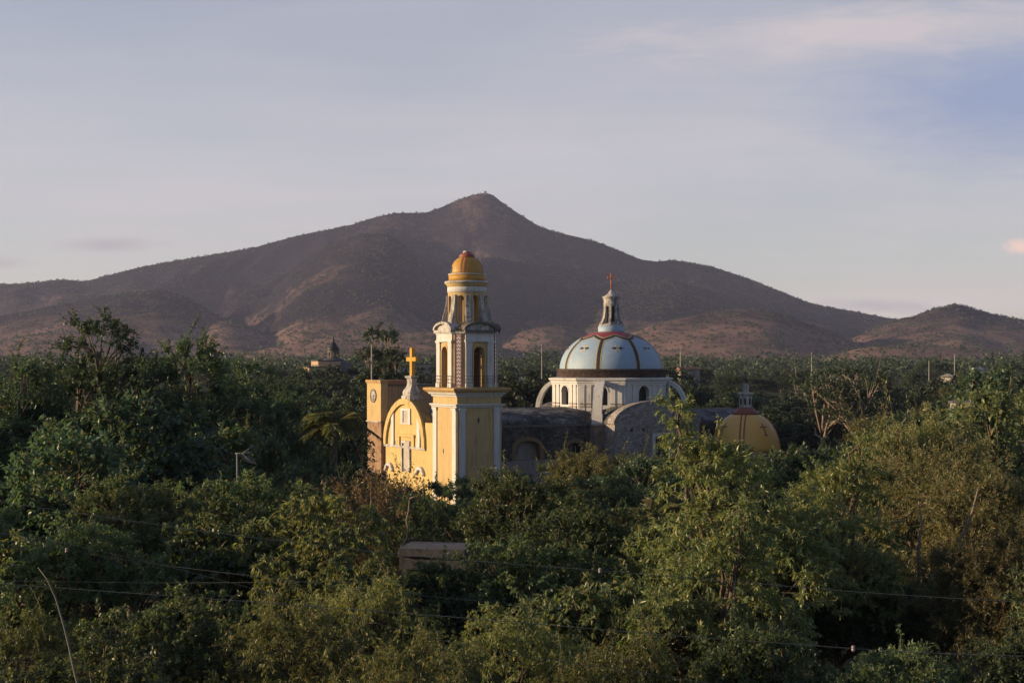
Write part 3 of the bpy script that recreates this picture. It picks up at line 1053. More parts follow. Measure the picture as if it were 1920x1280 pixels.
def dome_patch(mb, prof, cx, cy, a, outline, off=0.03, mat=0, sub=6):
    """lay a flat outline [(sideways metres, height z)] onto a dome; triangle fan kept close to the surface by subdividing its edges"""
    n = len(outline)
    def P(q, z):
        r = prof_r(prof, z) + off
        ang = a + q / max(0.4, r)
        return (cx + r * cos(ang), cy + r * sin(ang), z + off * 0.3)
    cq, cz = sum(p[0] for p in outline) / n, sum(p[1] for p in outline) / n
    rim = []
    for i in range(n):
        (q0, z0), (q1, z1) = outline[i], outline[(i + 1) % n]
        for k in range(sub):
            rim.append((q0 + (q1 - q0) * k / sub, z0 + (z1 - z0) * k / sub))
    m = len(rim)
    vs, fs = [], []
    lev = 4
    for l in range(1, lev + 1):
        for q, z in rim:
            vs.append(P(cq + (q - cq) * l / lev, cz + (z - cz) * l / lev))
    vs.append(P(cq, cz))
    for l in range(lev - 1):
        for i in range(m):
            j = (i + 1) % m
            fs.append((l * m + i, l * m + j, (l + 1) * m + j, (l + 1) * m + i)[::-1])
    for i in range(m):
        fs.append((len(vs) - 1, i, (i + 1) % m))
    mb.add(vs, fs, mat, True)


def dome_strip(mb, prof, cx, cy, line, half, off=0.02, mat=0, sub=10):
    """ribbon of constant width along [(angle, z)] on a dome"""
    pts = []
    for (a0, z0), (a1, z1) in zip(line[:-1], line[1:]):
        for k in range(sub):
            pts.append((a0 + (a1 - a0) * k / sub, z0 + (z1 - z0) * k / sub))
    pts.append(line[-1])
    P = [Vector((cx + (prof_r(prof, z) + off) * cos(a), cy + (prof_r(prof, z) + off) * sin(a), z + off * 0.4)) for a, z in pts]
    C = Vector((cx, cy, prof[0][1] - 1.0))
    vs, fs = [], []
    for i, p in enumerate(P):
        d = (P[min(i + 1, len(P) - 1)] - P[max(i - 1, 0)]).normalized()
        nrm = (p - C).normalized()
        s_ = nrm.cross(d).normalized()
        vs += [p + s_ * half, p - s_ * half]
    for i in range(len(P) - 1):
        fs.append((2 * i + 1, 2 * i + 3, 2 * i + 2, 2 * i))
    mb.add(vs, fs, mat, True)


for k in range(4):
    a = CAMDIR + R_(-9) + k * pi / 2
    b = MB()
    for q in (-0.20, 0.20):
        aa = lambda z: a + q / max(0.7, prof_r(tprof, z))
        zs = [27.9, 28.4, 28.9, 29.3, 29.6, 29.82]
        dome_strip(b, tprof, TC, TC, [(aa(z), z) for z in zs], 0.09, 0.02)
    b.build('dome_stripe', M['brickred'], tower)
    if k % 2: continue
    b = MB()
    dome_patch(b, tprof, TC, TC, a - R_(60), [(-0.42, 27.9), (0.42, 27.9), (0.42, 28.35), (0.3, 28.68), (0, 28.8), (-0.3, 28.68), (-0.42, 28.35)], 0.02)
    b.build('dome_opening_patch', M['dark'], tower)  # dark patch laid on the dome, painting the shade of a hole

# ---- facade with curved gable ------------------------------------
b = MB()
b.box(0.6, 2.0, 6.12, 21.2, -1.0, 6.3)
b.box(0.62, 1.7, 6.12, 9.4, 6.3, 9.5)
GAB = [(9.15, 6.3), (9.2, 7.4), (9.5, 8.7), (10.0, 9.8), (10.7, 10.7), (11.6, 11.45), (12.6, 12.0), (13.7, 12.35), (14.9, 12.45), (16.1, 12.3),
       (17.3, 11.85), (18.4, 11.2), (19.4, 10.3), (20.1, 9.3), (20.6, 8.2), (20.85, 7.2), (20.9, 6.3)]
b.extr(GAB, (0.6, 0, 0), (0, 1, 0), UP, (1, 0, 0), 1.2)
fac = b.build('facade', M['yellow_pale'], church)
tag(fac, 'sunlit yellow church front with a rounded gable')
b = MB()
def shrink(p, dd):
    c = Vector((15.0, 6.3)); v = Vector(p) - c
    l = v.length
    q = c + v * max(0.0, (l - dd)) / l
    return (q.x, max(6.3, q.y))
outer = GAB
inner = [shrink(p, 0.75) for p in GAB]
inner[0], inner[-1] = (9.9, 6.3), (20.15, 6.3)
b.extr(outer + inner[::-1], (0.3, 0, 0), (0, 1, 0), UP, (1, 0, 0), 1.55)
b.build('gable_moulding', M['yellow_pale'], fac)
MB().box(0.36, 0.62, 9.1, 21.3, 6.02, 6.34).build('ledge', M['white_old'], fac)
for w0, w1, zt in ((18.0, 18.75, 10.55), (10.6, 11.4, 10.6)):
    b = MB()
    b.box(0.42, 0.62, w0, w1, 6.34, zt)
    b.box(0.36, 0.62, w0 - 0.1, w1 + 0.1, 6.34, 6.9)
    b.build('pilaster', M['white'], fac)
b = MB()
b.box(0.44, 0.62, 13.3, 13.95, 9.3, 11.15); b.box(0.44, 0.62, 15.4, 16.0, 9.3, 11.15)
b.box(0.44, 0.62, 13.95, 15.4, 10.85, 11.15); b.box(0.40, 0.62, 13.2, 16.1, 9.12, 9.3)
wf = b.build('window_frame', M['white'], fac)
MB().box(0.56, 0.61, 13.95, 15.4, 9.3, 10.85).build('window_pane', M['palepane'], fac)
b = MB()
b.box(0.34, 0.62, 12.1, 17.2, 7.5, 7.86); b.box(0.42, 0.62, 12.2, 13.0, 6.34, 7.5); b.box(0.42, 0.62, 16.3, 17.1, 6.34, 7.5)
b.build('portal_surround', M['yellow_pale'], fac)
b = MB()
b.box(0.36, 0.62, 13.3, 13.6, 3.0, 6.7); b.box(0.36, 0.62, 15.4, 15.7, 3.0, 6.7); b.box(0.36, 0.62, 13.3, 15.7, 6.7, 7.0)
b.build('doorcase', M['white_old'], fac)
MB().box(0.55, 0.615, 13.6, 15.4, 3.0, 6.7).build('door_panel', M['palepane'], fac)
for wc in (19.4, 10.6):
    b = MB()
    pts = [Vector((0.45, wc + 1.0 * cos(t), 2.75 + 0.95 * sin(t))) for t in np.linspace(0.1, pi - 0.1, 13)]
    b.tube(pts, 0.26, 8)
    b.build('scroll', M['white'], fac)
# pedestal and cross over the gable
b = MB()
pc = SQ(0.5, 2.1, 13.35, 15.55)
b.loft(pc, [(0.1, 12.2), (0.1, 12.75), (-0.06, 12.85), (-0.02, 13.2), (-0.12, 13.5), (-0.38, 13.9), (-0.46, 14.4), (-0.42, 14.95), (-0.25, 15.1), (-0.22, 15.3), (-0.4, 15.36)])
ped = b.build('gable_pedestal', M['white_old'], church)
b = MB()
b.box(1.08, 1.52, 14.02, 14.62, 15.3, 18.9); b.box(1.09, 1.51, 13.0, 15.64, 17.2, 17.72)
gc = b.build('gable_cross', M['cross'], ped)
tag(gc, 'tall plain yellow cross in full sun')

# ---- clock tower -------------------------------------------------
b = MB()
b.box(0.0, 1.0, 20.9, 25.15, 9.25, 14.25)
ct = b.build('clock_tower', M['yellow'], church)
tag(ct, 'yellow clock tower on bare brick base')
MB().box(0.05, 1.3, 20.92, 25.13, -1.0, 9.2).build('brick_base', M['brick'], ct)
b = MB(); b.box(-0.12, 1.05, 20.78, 25.27, 9.12, 9.28); b.build('string_course', M['white_old'], ct)
b = MB(); b.box(-0.06, 1.05, 20.85, 25.2, 14.25, 14.42); b.box(-0.16, 1.1, 20.75, 25.3, 14.42, 14.72)
b.build('cornice', M['ochre'], ct)
MB().box(1.0, 8.4, 21.1, 25.0, -1.0, 13.9).build('rear_block', M['dull_ochre'], ct)
MB().box(1.06, 8.5, 21.0, 25.1, 13.9, 14.15).build('rear_coping', M['mould'], ct)
MB().box(4.2, 5.1, 21.06, 21.12, 11.6, 12.6).build('rear_window', M['dark'], ct)
MB().box(1.4, 4.4, 21.9, 24.4, 14.15, 14.7).build('roof_hatch', M['rooftile'], ct)
b = MB()
CCX, CCZ = 23.1, 12.62
circ = lambda r, n=40: [(r * cos(2 * pi * i / n), r * sin(2 * pi * i / n)) for i in range(n)]
b.extr(circ(0.86), (0.0, CCX, CCZ), (0, -1, 0), UP, (-1, 0, 0), 0.06)
clock = b.build('clock', M['white_old'], ct)
b = MB()
o1 = circ(0.90, 40); o2 = circ(0.80, 40)
for i in range(40):
    j = (i + 1) % 40
    b.extr([o1[i], o1[j], o2[j], o2[i]], (0.0, CCX, CCZ), (0, -1, 0), UP, (-1, 0, 0), 0.10)
for k in range(12):
    a = k * pi / 6
    c_, s_ = cos(a), sin(a)
    q = [(0.56, -0.045), (0.74, -0.045), (0.74, 0.045), (0.56, 0.045)]
    b.extr([(x * c_ - y * s_, x * s_ + y * c_) for x, y in q], (-0.06, CCX, CCZ), (0, -1, 0), UP, (-1, 0, 0), 0.02)
b.build('clock_markings', M['iron'], ct)
b = MB()
for a, ln, wd in ((R_(-15), 0.42, 0.06), (R_(-75), 0.60, 0.045)):
    c_, s_ = cos(a), sin(a)
    q = [(-0.1, -wd), (ln, -wd * 0.6), (ln, wd * 0.6), (-0.1, wd)]
    b.extr([(x * c_ - y * s_, x * s_ + y * c_) for x, y in q], (-0.082, CCX, CCZ), (0, -1, 0), UP, (-1, 0, 0), 0.02)
b.build('clock_hands', M['iron'], ct)

# ---- nave --------------------------------------------------------
W0, W1 = 6.8, 20.8
b = MB()
ARCH = [(11.75, 16.5, 6.1, 1.35), (19.7, 23.3, 5.7, 1.35)]
poly = [(1.8, 4.45)]
for a0, a1, spz, rise in ARCH:
    poly += [(a0, 4.45)] + arc_pts((a0 + a1) / 2, (a1 - a0) / 2, spz, rise, 14)[::-1] + [(a1, 4.45)]
poly += [(25.1, 4.45), (25.1, 8.9), (1.8, 8.9)]
b.extr(poly, (0, W0, 0), (1, 0, 0), UP, (0, 1, 0), 1.4)
b.box(1.8, 25.1, W1 - 1.0, W1, -1.0, 8.9)
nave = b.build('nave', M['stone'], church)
tag(nave, 'long dark rubble side wall of the church')
MB().box(1.8, 25.1, W0 + 0.02, W0 + 1.4, -1.0, 4.45).build('plastered_dado', M['greyplaster'], nave)
for (a0, a1, spz, rise) in ARCH:
    c_ = (a0 + a1) / 2; h_ = (a1 - a0) / 2
    b = MB()
    b.extr([(a1 + 0.02, 4.45)] + arc_pts(c_, h_ + 0.02, spz, rise + 0.02, 16) + [(a0 - 0.02, 4.45), (a0 + 0.55, 4.45)] +
           arc_pts(c_, h_ - 0.55, spz, rise - 0.5, 16)[::-1] + [(a1 - 0.55, 4.45)], (0, W0 - 0.06, 0), (1, 0, 0), UP, (0, 1, 0), 0.9)
    b.build('window_arch', M['old_ochre'], nave)
    MB().box(a0 - 0.1, a1 + 0.1, W0 + 1.1, W0 + 1.36, 4.45, spz + rise).build('recess_back', M['greyplaster'], nave)
b = MB()
b.extr(circ(0.62, 24), (12.9, W0 + 0.7, 5.7), (0.6, 0.8, 0), UP, (0.8, -0.6, 0), 0.04)
pane_r = b.build('sunlit_round_pane', M['palepane'], nave)  # pale disc; the sunlit spot in the recess is put into its colour
b = MB()
b.extr([(-0.6, -0.04), (0.6, -0.04), (0.6, 0.04), (-0.6, 0.04)], (12.94, W0 + 0.67, 5.7), (0.6, 0.8, 0), UP, (0.8, -0.6, 0), 0.05)
b.extr([(-0.04, -0.6), (0.04, -0.6), (0.04, 0.6), (-0.04, 0.6)], (12.94, W0 + 0.67, 5.7), (0.6, 0.8, 0), UP, (0.8, -0.6, 0), 0.05)
b.build('window_bars', M['iron'], nave)
b = MB()
b.box(20.5, 20.8, W0 + 0.95, W0 + 1.09, 4.6, 6.3); b.box(21.35, 21.5, W0 + 0.95, W0 + 1.09, 4.6, 6.0); b.box(22.1, 22.2, W0 + 0.95, W0 + 1.09, 4.6, 6.0)
b.build('window_shutters', M['palepane'], nave)
MB().box(20.3, 22.9, W0 + 1.06, W0 + 1.097, 4.5, 6.5).build('window_pane', M['dark'], nave)
b = MB()
va = [(13.8 + 7.0 * cos(t), 8.86 + 2.15 * sin(t)) for t in np.linspace(0, pi, 25)]
b.extr(va, (1.85, 0, 0), (0, 1, 0), UP, (1, 0, 0), 23.2)
b.build('nave_vault', M['vault'], nave)
b = MB(); b.box(6.2, 25.05, W0 - 0.14, W0 + 0.5, 8.72, 9.0); b.build('wall_coping', M['mould'], nave)
MB().box(23.7, 25.2, 5.4, 6.78, -1.0, 8.75).build('corner_pier', M['palebrick'], nave)
MB().box(23.6, 25.08, 5.3, 6.9, 8.75, 8.95).build('pier_cap', M['pinkstone'], nave)

# ---- transept and crossing ---------------------------------------
b = MB()
TU0, TU1, TW = 25.1, 39.1, 3.0
gp = [(TU0, -1.0), (TU1, -1.0), (TU1, 9.0)] + arc_pts(32.1, 7.0, 9.0, 2.85, 24)[1:-1] + [(TU0, 9.0)]
b.extr(gp, (0, TW, 0), (1, 0, 0), UP, (0, 1, 0), 0.9)
b.box(TU0, TU0 + 0.8, TW + 0.9, 24.6, -1.0, 8.9)
b.box(TU1 - 0.8, TU1, TW + 0.9, 24.6, -1.0, 8.9)
b.box(TU0 + 0.8, TU1 - 0.8, 23.8, 24.6, -1.0, 8.9)
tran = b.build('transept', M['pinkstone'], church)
tag(tran, 'pale rubble transept end wall with rounded top')
b = MB()
b.extr([(32.1 + 7.05 * cos(t), 8.88 + 2.80 * sin(t)) for t in np.linspace(0, pi, 29)], (0, TW + 0.92, 0), (1, 0, 0), UP, (0, 1, 0), 20.6)
b.build('transept_vault', M['vault'], tran)
b = MB()
rim_o = [(32.1 + 7.2 * cos(t), 9.0 + 3.02 * sin(t)) for t in np.linspace(0, pi, 33)]
rim_i = [(32.1 + 6.99 * cos(t), 9.0 + 2.84 * sin(t)) for t in np.linspace(0, pi, 33)]
for i in range(32):
    b.extr([rim_o[i], rim_o[i + 1], rim_i[i + 1], rim_i[i]], (0, TW - 0.08, 0), (1, 0, 0), UP, (0, 1, 0), 1.5)
b.build('gable_coping', M['pinkstone'], tran)
b = MB()
b.box(31.15, 31.6, TW - 0.14, TW + 0.02, 2.6, 7.65); b.box(33.75, 34.3, TW - 0.14, TW + 0.02, 2.6, 7.65); b.box(31.6, 33.75, TW - 0.14, TW + 0.02, 7.2, 7.65)
b.build('window_frame', M['white'], tran)
b = MB()
b.box(31.6, 33.75, TW - 0.03, TW + 0.02, 2.6, 7.2)
b.build('window_pane', M['pane'], tran)
b = MB()
for x in (32.2, 32.9, 33.3):
    b.box(x, x + 0.05, TW - 0.07, TW - 0.033, 2.6, 7.2)
b.build('window_bars', M['iron'], tran)
b = MB()
for x, z in ((27.8, 8.15), (29.7, 8.2), (27.2, 5.1), (29.5, 5.1), (36.2, 8.2), (35.2, 5.4)):
    b.box(x - 0.2, x + 0.2, TW - 0.02, TW + 0.02, z - 0.18, z + 0.18)
b.build('putlog_hole_patches', M['dark'], tran)  # dark blocks on the wall face, painting the shade of small holes
b = MB()
b.loft(SQ(TU0, TU1, W0, W1), [(0, 8.8), (0.15, 9.2), (0.15, 10.25), (-0.6, 10.75)])
b.build('crossing_base', M['vault'], tran)

# ---- drum --------------------------------------------------------
DX, DY = 32.1, 13.8
AP = 7.70
def octa(ap, rot=pi / 8):
    r = ap / cos(pi / 8)
    return [(DX + r * cos(rot + k * pi / 4), DY + r * sin(rot + k * pi / 4)) for k in range(8)]
b = MB()
half = AP * math.tan(pi / 8)
WA, WSILL, WSP = 0.86, 11.3, 13.05
frames = []
for k in range(8):
    a = k * pi / 4
    n = Vector((cos(a), sin(a), 0)); al = Vector((-sin(a), cos(a), 0))
    org = Vector((DX, DY, 0)) + n * AP - al * half
    frames.append((org, al, n))
    th = 0.8
    hin = (AP - th) * math.tan(pi / 8)
    head = arc_pts(half, WA, WSP, WA, 14)
    poly = [(0, WSILL), (half - WA, WSILL)] + head[::-1] + [(half + WA, WSILL), (2 * half, WSILL), (2 * half, 14.6), (0, 14.6)]
    b.extr(poly, org, al, UP, -n, th)
b.loft(octa(AP), [(0, 10.3), (0, WSILL)])
drum = b.build('drum', M['white'], church)
tag(drum, 'white eight-sided drum under the blue dome')
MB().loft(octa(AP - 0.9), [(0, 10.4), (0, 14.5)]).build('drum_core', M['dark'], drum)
for k, fr in enumerate(frames):
    for c in (0.62, 1.55, 2 * half - 1.55, 2 * half - 0.62):
        b = MB()
        fbox(b, fr, c - 0.27, c + 0.27, 10.32, 14.0, -0.04, 0.10)
        fbox(b, fr, c - 0.33, c + 0.33, 13.78, 14.02, -0.04, 0.16)
        fbox(b, fr, c - 0.36, c + 0.36, 10.32, 10.95, -0.04, 0.20)
        b.build('drum_pilaster', M['white'], drum)
        b = MB()
        for z in (11.02, 11.42):
            fbox(b, fr, c - 0.37, c + 0.37, z, z + 0.14, -0.04, 0.19)
        b.build('pilaster_band', M['palebrick'], drum)
    b = MB()
    ro, ri = arc_pts(half, WA + 0.16, WSP, WA + 0.16, 14), arc_pts(half, WA, WSP, WA, 14)
    for i in range(14):
        b.extr([ro[i], ro[i + 1], ri[i + 1], ri[i]], fr[0] - fr[2] * 0.04, fr[1], UP, fr[2], 0.10)
    b.build('window_arch', M['white'], drum)
MB().loft(octa(AP), [(-0.1, 14.0), (0.14, 14.04), (0.14, 14.22), (0.24, 14.30), (0.24, 14.5), (0.46, 14.68), (0.50, 14.9), (-0.2, 15.0)]).build('drum_cornice', M['white'], drum)
b = MB()
b.lathe([(7.55, 14.9), (7.60, 14.95), (7.60, 15.85), (7.72, 15.9), (7.72, 16.12), (7.1, 16.2)], DX, DY, 96)
b.build('brick_ledge', M['ledge'], drum)
for k in range(4):
    a = pi / 4 + k * pi / 2
    r_, s_ = Vector((cos(a), sin(a), 0)), Vector((-sin(a), cos(a), 0))
    o0 = Vector((DX, DY, 0)) - s_ * 0.62
    R0, R1, Zt, Zb = 7.66, 10.75, 14.62, 10.2
    outer_ = [(R0 + (R1 - R0) * sin(t), Zb + (Zt - Zb) * cos(t)) for t in np.linspace(0, pi / 2, 14)]
    inner_ = [(R0 + (R1 - R0 - 0.62) * sin(t), Zb + (Zt - Zb - 0.5) * cos(t)) for t in np.linspace(0, pi / 2, 14)]
    b = MB()
    for i in range(13):
        b.extr([outer_[i], outer_[i + 1], inner_[i + 1], inner_[i]], o0, r_, UP, s_, 1.24)
    b.extr([(R1 - 0.75, 8.6), (R1 + 0.1, 8.6), (R1 + 0.1, 10.22), (R1 - 0.75, 10.22)], o0 - s_ * 0.1, r_, UP, s_, 1.44)
    b.build('flying_buttress', M['white'], drum)

# ---- blue dome ---------------------------------------------------
DR, DZ, DH = 7.2, 16.1, 5.38
dprof = [(DR * cos(t), DZ + DH * sin(t)) for t in np.linspace(0, math.acos(1.6 / DR), 40)]
RIB0 = CAMDIR + R_(-14.4)
zr = lambda t: DZ + DH * t
ZV, ZP = zr(0.745), zr(0.862)             # zigzag: low at the ribs, high at each panel's middle
NA = 24
vsb, fsb, vsr, fsr = [], [], [], []
lev = 14
ncol = 8 * NA
def zig(i):
    q = (i % NA) / NA
    return ZV + (ZP - ZV) * (1 - abs(2 * q - 1))
def ring_pt(a, z):
    r = DR * sqrt(max(0.0, 1 - ((z - DZ) / DH) ** 2))
    return (DX + r * cos(a), DY + r * sin(a), z)
ZTOP = DZ + DH * sqrt(1 - (1.6 / DR) ** 2)
for i in range(ncol):
    a = RIB0 + 2 * pi * i / ncol
    tz = math.asin((zig(i) - DZ) / DH)
    for l in range(lev + 1):
        vsb.append(ring_pt(a, DZ + DH * sin(tz * l / lev)))
    te = math.asin((ZTOP - DZ) / DH)
    for l in range(7):
        vsr.append(ring_pt(a, DZ + DH * sin(tz + (te - tz) * l / 6)))
for i in range(ncol):
    j = (i + 1) % ncol
    for l in range(lev):
        fsb.append((i * (lev + 1) + l, j * (lev + 1) + l, j * (lev + 1) + l + 1, i * (lev + 1) + l + 1))
    for l in range(6):
        fsr.append((i * 7 + l, j * 7 + l, j * 7 + l + 1, i * 7 + l + 1))
b = MB(); b.add(vsb, fsb, 0, True)
dome = b.build('blue_dome', M['blue'], church)
tag(dome, 'pale blue painted dome with dark ribs and a red star crown')
b = MB(); b.add(vsr, fsr, 0, True); b.build('red_crown', M['red'], dome)
for k in range(8):
    a = RIB0 + k * pi / 4
    b = MB()
    ts = np.linspace(0.0, math.asin((ZV - DZ) / DH), 10)
    for off in (-0.31, 0.31):
        ln = []
        for t in ts:
            z = DZ + DH * sin(t)
            ln.append((a + off / (DR * cos(t)), z))
        dome_strip(b, dprof, DX, DY, ln, 0.075, 0.022, 1, 3)
    dome_strip(b, dprof, DX, DY, [(a, DZ + DH * sin(t)) for t in ts], 0.24, 0.03, 0, 3)
    a2 = a + pi / 8; a3 = a + pi / 4
    dz = 0.13
    dome_strip(b, dprof, DX, DY, [(a, ZV), (a2, ZP), (a3, ZV)], 0.19, 0.036, 0, 8)
    dome_strip(b, dprof, DX, DY, [(a, ZV + 2 * dz), (a2, ZP + dz * 1.1), (a3, ZV + 2 * dz)], 0.07, 0.042, 1, 8)
    dome_strip(b, dprof, DX, DY, [(a + 0.045, ZV - 1.6 * dz), (a2, ZP - dz * 1.5), (a3 - 0.045, ZV - 1.6 * dz)], 0.065, 0.026, 1, 8)
    b.build('dome_rib', [M['rib'], M['line']], dome)
    b = MB()
    zc = zr(0.535)
    for s_ in (-1, 1):
        dome_patch(b, dprof, DX, DY, a2, [(s_ * 0.06, zc), (s_ * 0.42, zc + 0.17), (s_ * 0.85, zc), (s_ * 0.42, zc - 0.17)][::(1 if s_ > 0 else -1)], 0.03, 0, 3)
    for q, z in ((0.28, 0.50), (-0.28, 0.50), (0.28, -0.50), (-0.28, -0.50)):
        p = [(0, zc), (q * 1.5, zc + z * 0.55), (q, zc + z), (q * 0.35, zc + z * 0.8)]
        if q * z < 0: p = p[::-1]
        dome_patch(b, dprof, DX, DY, a2, p, 0.026, 1, 3)
    b.build('star_emblem', [M['rib'], M['cream']], dome)
lan = MB().lathe([(1.80, 21.05), (1.84, 21.4), (1.84, 22.05), (1.70, 22.12)], DX, DY, 48).build('lantern', M['blue'], dome)
b = MB()
LA = [CAMDIR + R_(14) + k * pi / 4 for k in range(8)]
b.arcade(DX, DY, 1.04, 0.2, 22.1, 25.2, LA, 0.20, 22.7, 24.7, 0, 192)
b.lathe([(1.72, 22.1), (1.72, 22.25), (1.5, 22.4), (1.1, 22.5), (0.9, 22.5)], DX, DY, 32)
for k in range(8):
    a = LA[k] + pi / 8
    r_, s_ = Vector((cos(a), sin(a), 0)), Vector((-sin(a), cos(a), 0))
    b.extr([(0.95, 22.1), (1.74, 22.1), (1.72, 22.35), (1.52, 22.75), (1.34, 23.1), (1.2, 23.6), (1.13, 24.3), (1.10, 25.1), (0.95, 25.1)],
           Vector((DX, DY, 0)) - s_ * 0.17, r_, UP, s_, 0.34)
b.build('lantern_arcade', M['white_old'], dome)
MB().lathe([(0.85, 22.4), (0.85, 25.2)], DX, DY, 16).build('lantern_core', M['dark'], dome)
MB().lathe([(1.0, 25.08), (1.14, 25.12), (1.14, 25.22), (1.04, 25.3), (1.06, 25.75), (1.2, 26.0), (1.27, 26.12), (1.27, 26.2), (1.0, 26.28), (0.72, 26.45), (0.5, 26.65), (0.34, 26.9), (0.2, 27.0), (0.05, 27.3)],
           DX, DY, 32).build('lantern_cap', M['cream'] if False else M['white_old'], dome)
b = MB()
b.tube([(DX, DY, 26.9), (DX, DY, 29.25)], 0.10, 6)
ax_ = Vector((cos(CAMDIR + pi / 2), sin(CAMDIR + pi / 2), 0))
c_ = Vector((DX, DY, 28.85))
b.tube([c_ - ax_ * 0.40, c_ + ax_ * 0.40], 0.10, 6)
for p in (c_ - ax_ * 0.42, c_ + ax_ * 0.42, c_ + UP * 0.45, c_):
    b.tube([p - UP * 0.17, p, p + UP * 0.17], [0.08, 0.17, 0.08], 8)
b.build('dome_cross', M['ironred'], dome)

# ---- chancel and side chapel -------------------------------------
b = MB()
b.box(39.1, 53.5, W0, W0 + 1.0, -1.0, 8.6); b.box(39.1, 53.5, W1 - 1.0, W1, -1.0, 8.6); b.box(52.5, 53.5, W0 + 1.0, W1 - 1.0, -1.0, 8.6)
chan = b.build('chancel', M['stone'], church)
b = MB()
b.extr([(13.8 + 7.05 * cos(t), 8.5 + 1.9 * sin(t)) for t in np.linspace(0, pi, 25)], (39.1, 0, 0), (0, 1, 0), UP, (1, 0, 0), 14.5)
b.build('chancel_vault', M['vault'], chan)
b = MB()
b.lathe([(2.35 * cos(t), 9.6 + 1.55 * sin(t)) for t in np.linspace(-0.5, pi / 2 - 0.05, 12)], 45.5, 18.6, 28)
b.build('brick_cupola', M['brick'], chan)
HX, HY = 47.2, 3.0
hprof = [(4.78, 4.9), (4.76, 5.4), (4.70, 5.86), (4.58, 6.4), (4.42, 6.96), (4.2, 7.5), (3.95, 7.96), (3.6, 8.5), (3.45, 8.68), (2.92, 9.26), (2.45, 9.62), (2.05, 9.86), (1.5, 10.3), (1.0, 10.8)]
hp = [(r, z) for r, z in hprof]
b = MB(); b.lathe([(4.9, -1), (4.9, 4.75), (5.0, 4.8), (5.0, 4.9), (4.78, 4.92)], HX, HY, 8, smooth=False, rot=pi / 8)
chap = b.build('side_chapel', M['pinkstone'], church)
cd = MB().lathe(hp[:12], HX, HY, 72).build('yellow_dome', M['yellow_dome'], chap)
tag(cd, 'small plain yellow dome with red crosses')
MB().lathe([(r + 0.005, z) for r, z in hp[11:]], HX, HY, 72).build('red_cap', M['brickred'], chap)
b = MB()
for k in range(4):
    a = CAMDIR + R_(1 - 13) + k * pi / 2
    for q in (-0.27, 0.27):
        dome_strip(b, hprof, HX, HY, [(a + q / max(1.6, prof_r(hprof, z)), z) for z in np.linspace(4.95, 9.86, 14)], 0.10, 0.02, 0, 3)
b.build('dome_stripes', M['brickred'], chap)
for k in range(4):
    a = CAMDIR + R_(1 + 33) + k * pi / 2
    b = MB()
    zc = 8.25
    dome_patch(b, hprof, HX, HY, a, [(-0.11, 7.15), (0.11, 7.15), (0.11, 8.75), (-0.11, 8.75)], 0.02, 0, 4)
    dome_patch(b, hprof, HX, HY, a, [(-0.6, zc - 0.08), (0.6, zc - 0.08), (0.6, zc + 0.10), (-0.6, zc + 0.10)], 0.028, 0, 4)
    dome_patch(b, hprof, HX, HY, a, [(-0.3, 7.08), (0.3, 7.08), (0.3, 7.22), (-0.3, 7.22)], 0.032, 0, 3)
    b.build('painted_cross', M['brickred'], chap)
b = MB()
b.lathe([(0.98, 10.75), (1.02, 10.95), (0.92, 11.0), (0.92, 12.45), (1.08, 12.6), (1.12, 12.75), (0.9, 12.85), (0.55, 12.95)], HX, HY, 8, smooth=False, rot=pi / 8)
b.lathe([(0.52, 12.9), (0.44, 13.1), (0.42, 14.0), (0.46, 14.08), (0.1, 14.2)], HX, HY, 8, smooth=False)
cl = b.build('chapel_lantern', M['white_old'], chap)
b = MB()
for k in range(8):
    a = k * pi / 4
    n = Vector((cos(a), sin(a), 0)); al = Vector((-sin(a), cos(a), 0))
    b.extr([(-0.15, 11.25), (0.15, 11.25)] + arc_pts(0, 0.15, 12.0, 0.15, 6), Vector((HX, HY, 0)) + n * 0.852, al, UP, n, 0.012)
b.build('lantern_niches', M['dark'], chap)
b = MB()
b.tube([(HX, HY, 14.1), (HX, HY, 15.9)], 0.05, 6)
ax_ = Vector((cos(CAMDIR + pi / 2), sin(CAMDIR + pi / 2), 0))
b.tube([Vector((HX, HY, 15.45)) - ax_ * 0.36, Vector((HX, HY, 15.45)) + ax_ * 0.36], 0.05, 6)
b.build('chapel_cross', M['iron'], chap)

# bell hanging in the belfry: a thing of its own
bp = church.matrix_basis @ Vector((TC - 0.2, 1.7, 0)) if False else Matrix.Translation((CX0, CY0, 0)) @ Matrix.Rotation(TH, 4, 'Z') @ Vector((2.75, 1.8, 0))
b = MB()
b.lathe([(0.05, 17.75), (0.18, 17.72), (0.27, 17.55), (0.31, 17.2), (0.38, 16.9), (0.52, 16.68), (0.54, 16.6), (0.48, 16.6)], bp.x, bp.y, 24)
b.tube([(bp.x, bp.y, 17.7), (bp.x, bp.y, 18.1)], 0.06, 6)
bell = b.build('church_bell', M['bronze'])
tag(bell, 'grey bronze bell hanging in the shaded arch of the belfry', 'bell')
ba = Vector((cos(TH), sin(TH), 0))
bb = MB(); bb.tube([bp + UP * 18.1 - ba * 2.0, bp + UP * 18.1 + ba * 2.6], 0.11, 6); bb.build('bell_beam', M['wood'], bell)
bb = MB(); bb.tube([bp + UP * 17.3, bp + UP * 16.62], 0.035, 6); bb.lathe([(0.02, 16.66), (0.08, 16.6), (0.02, 16.5)], bp.x, bp.y, 8); bb.build('clapper', M['iron'], bell)
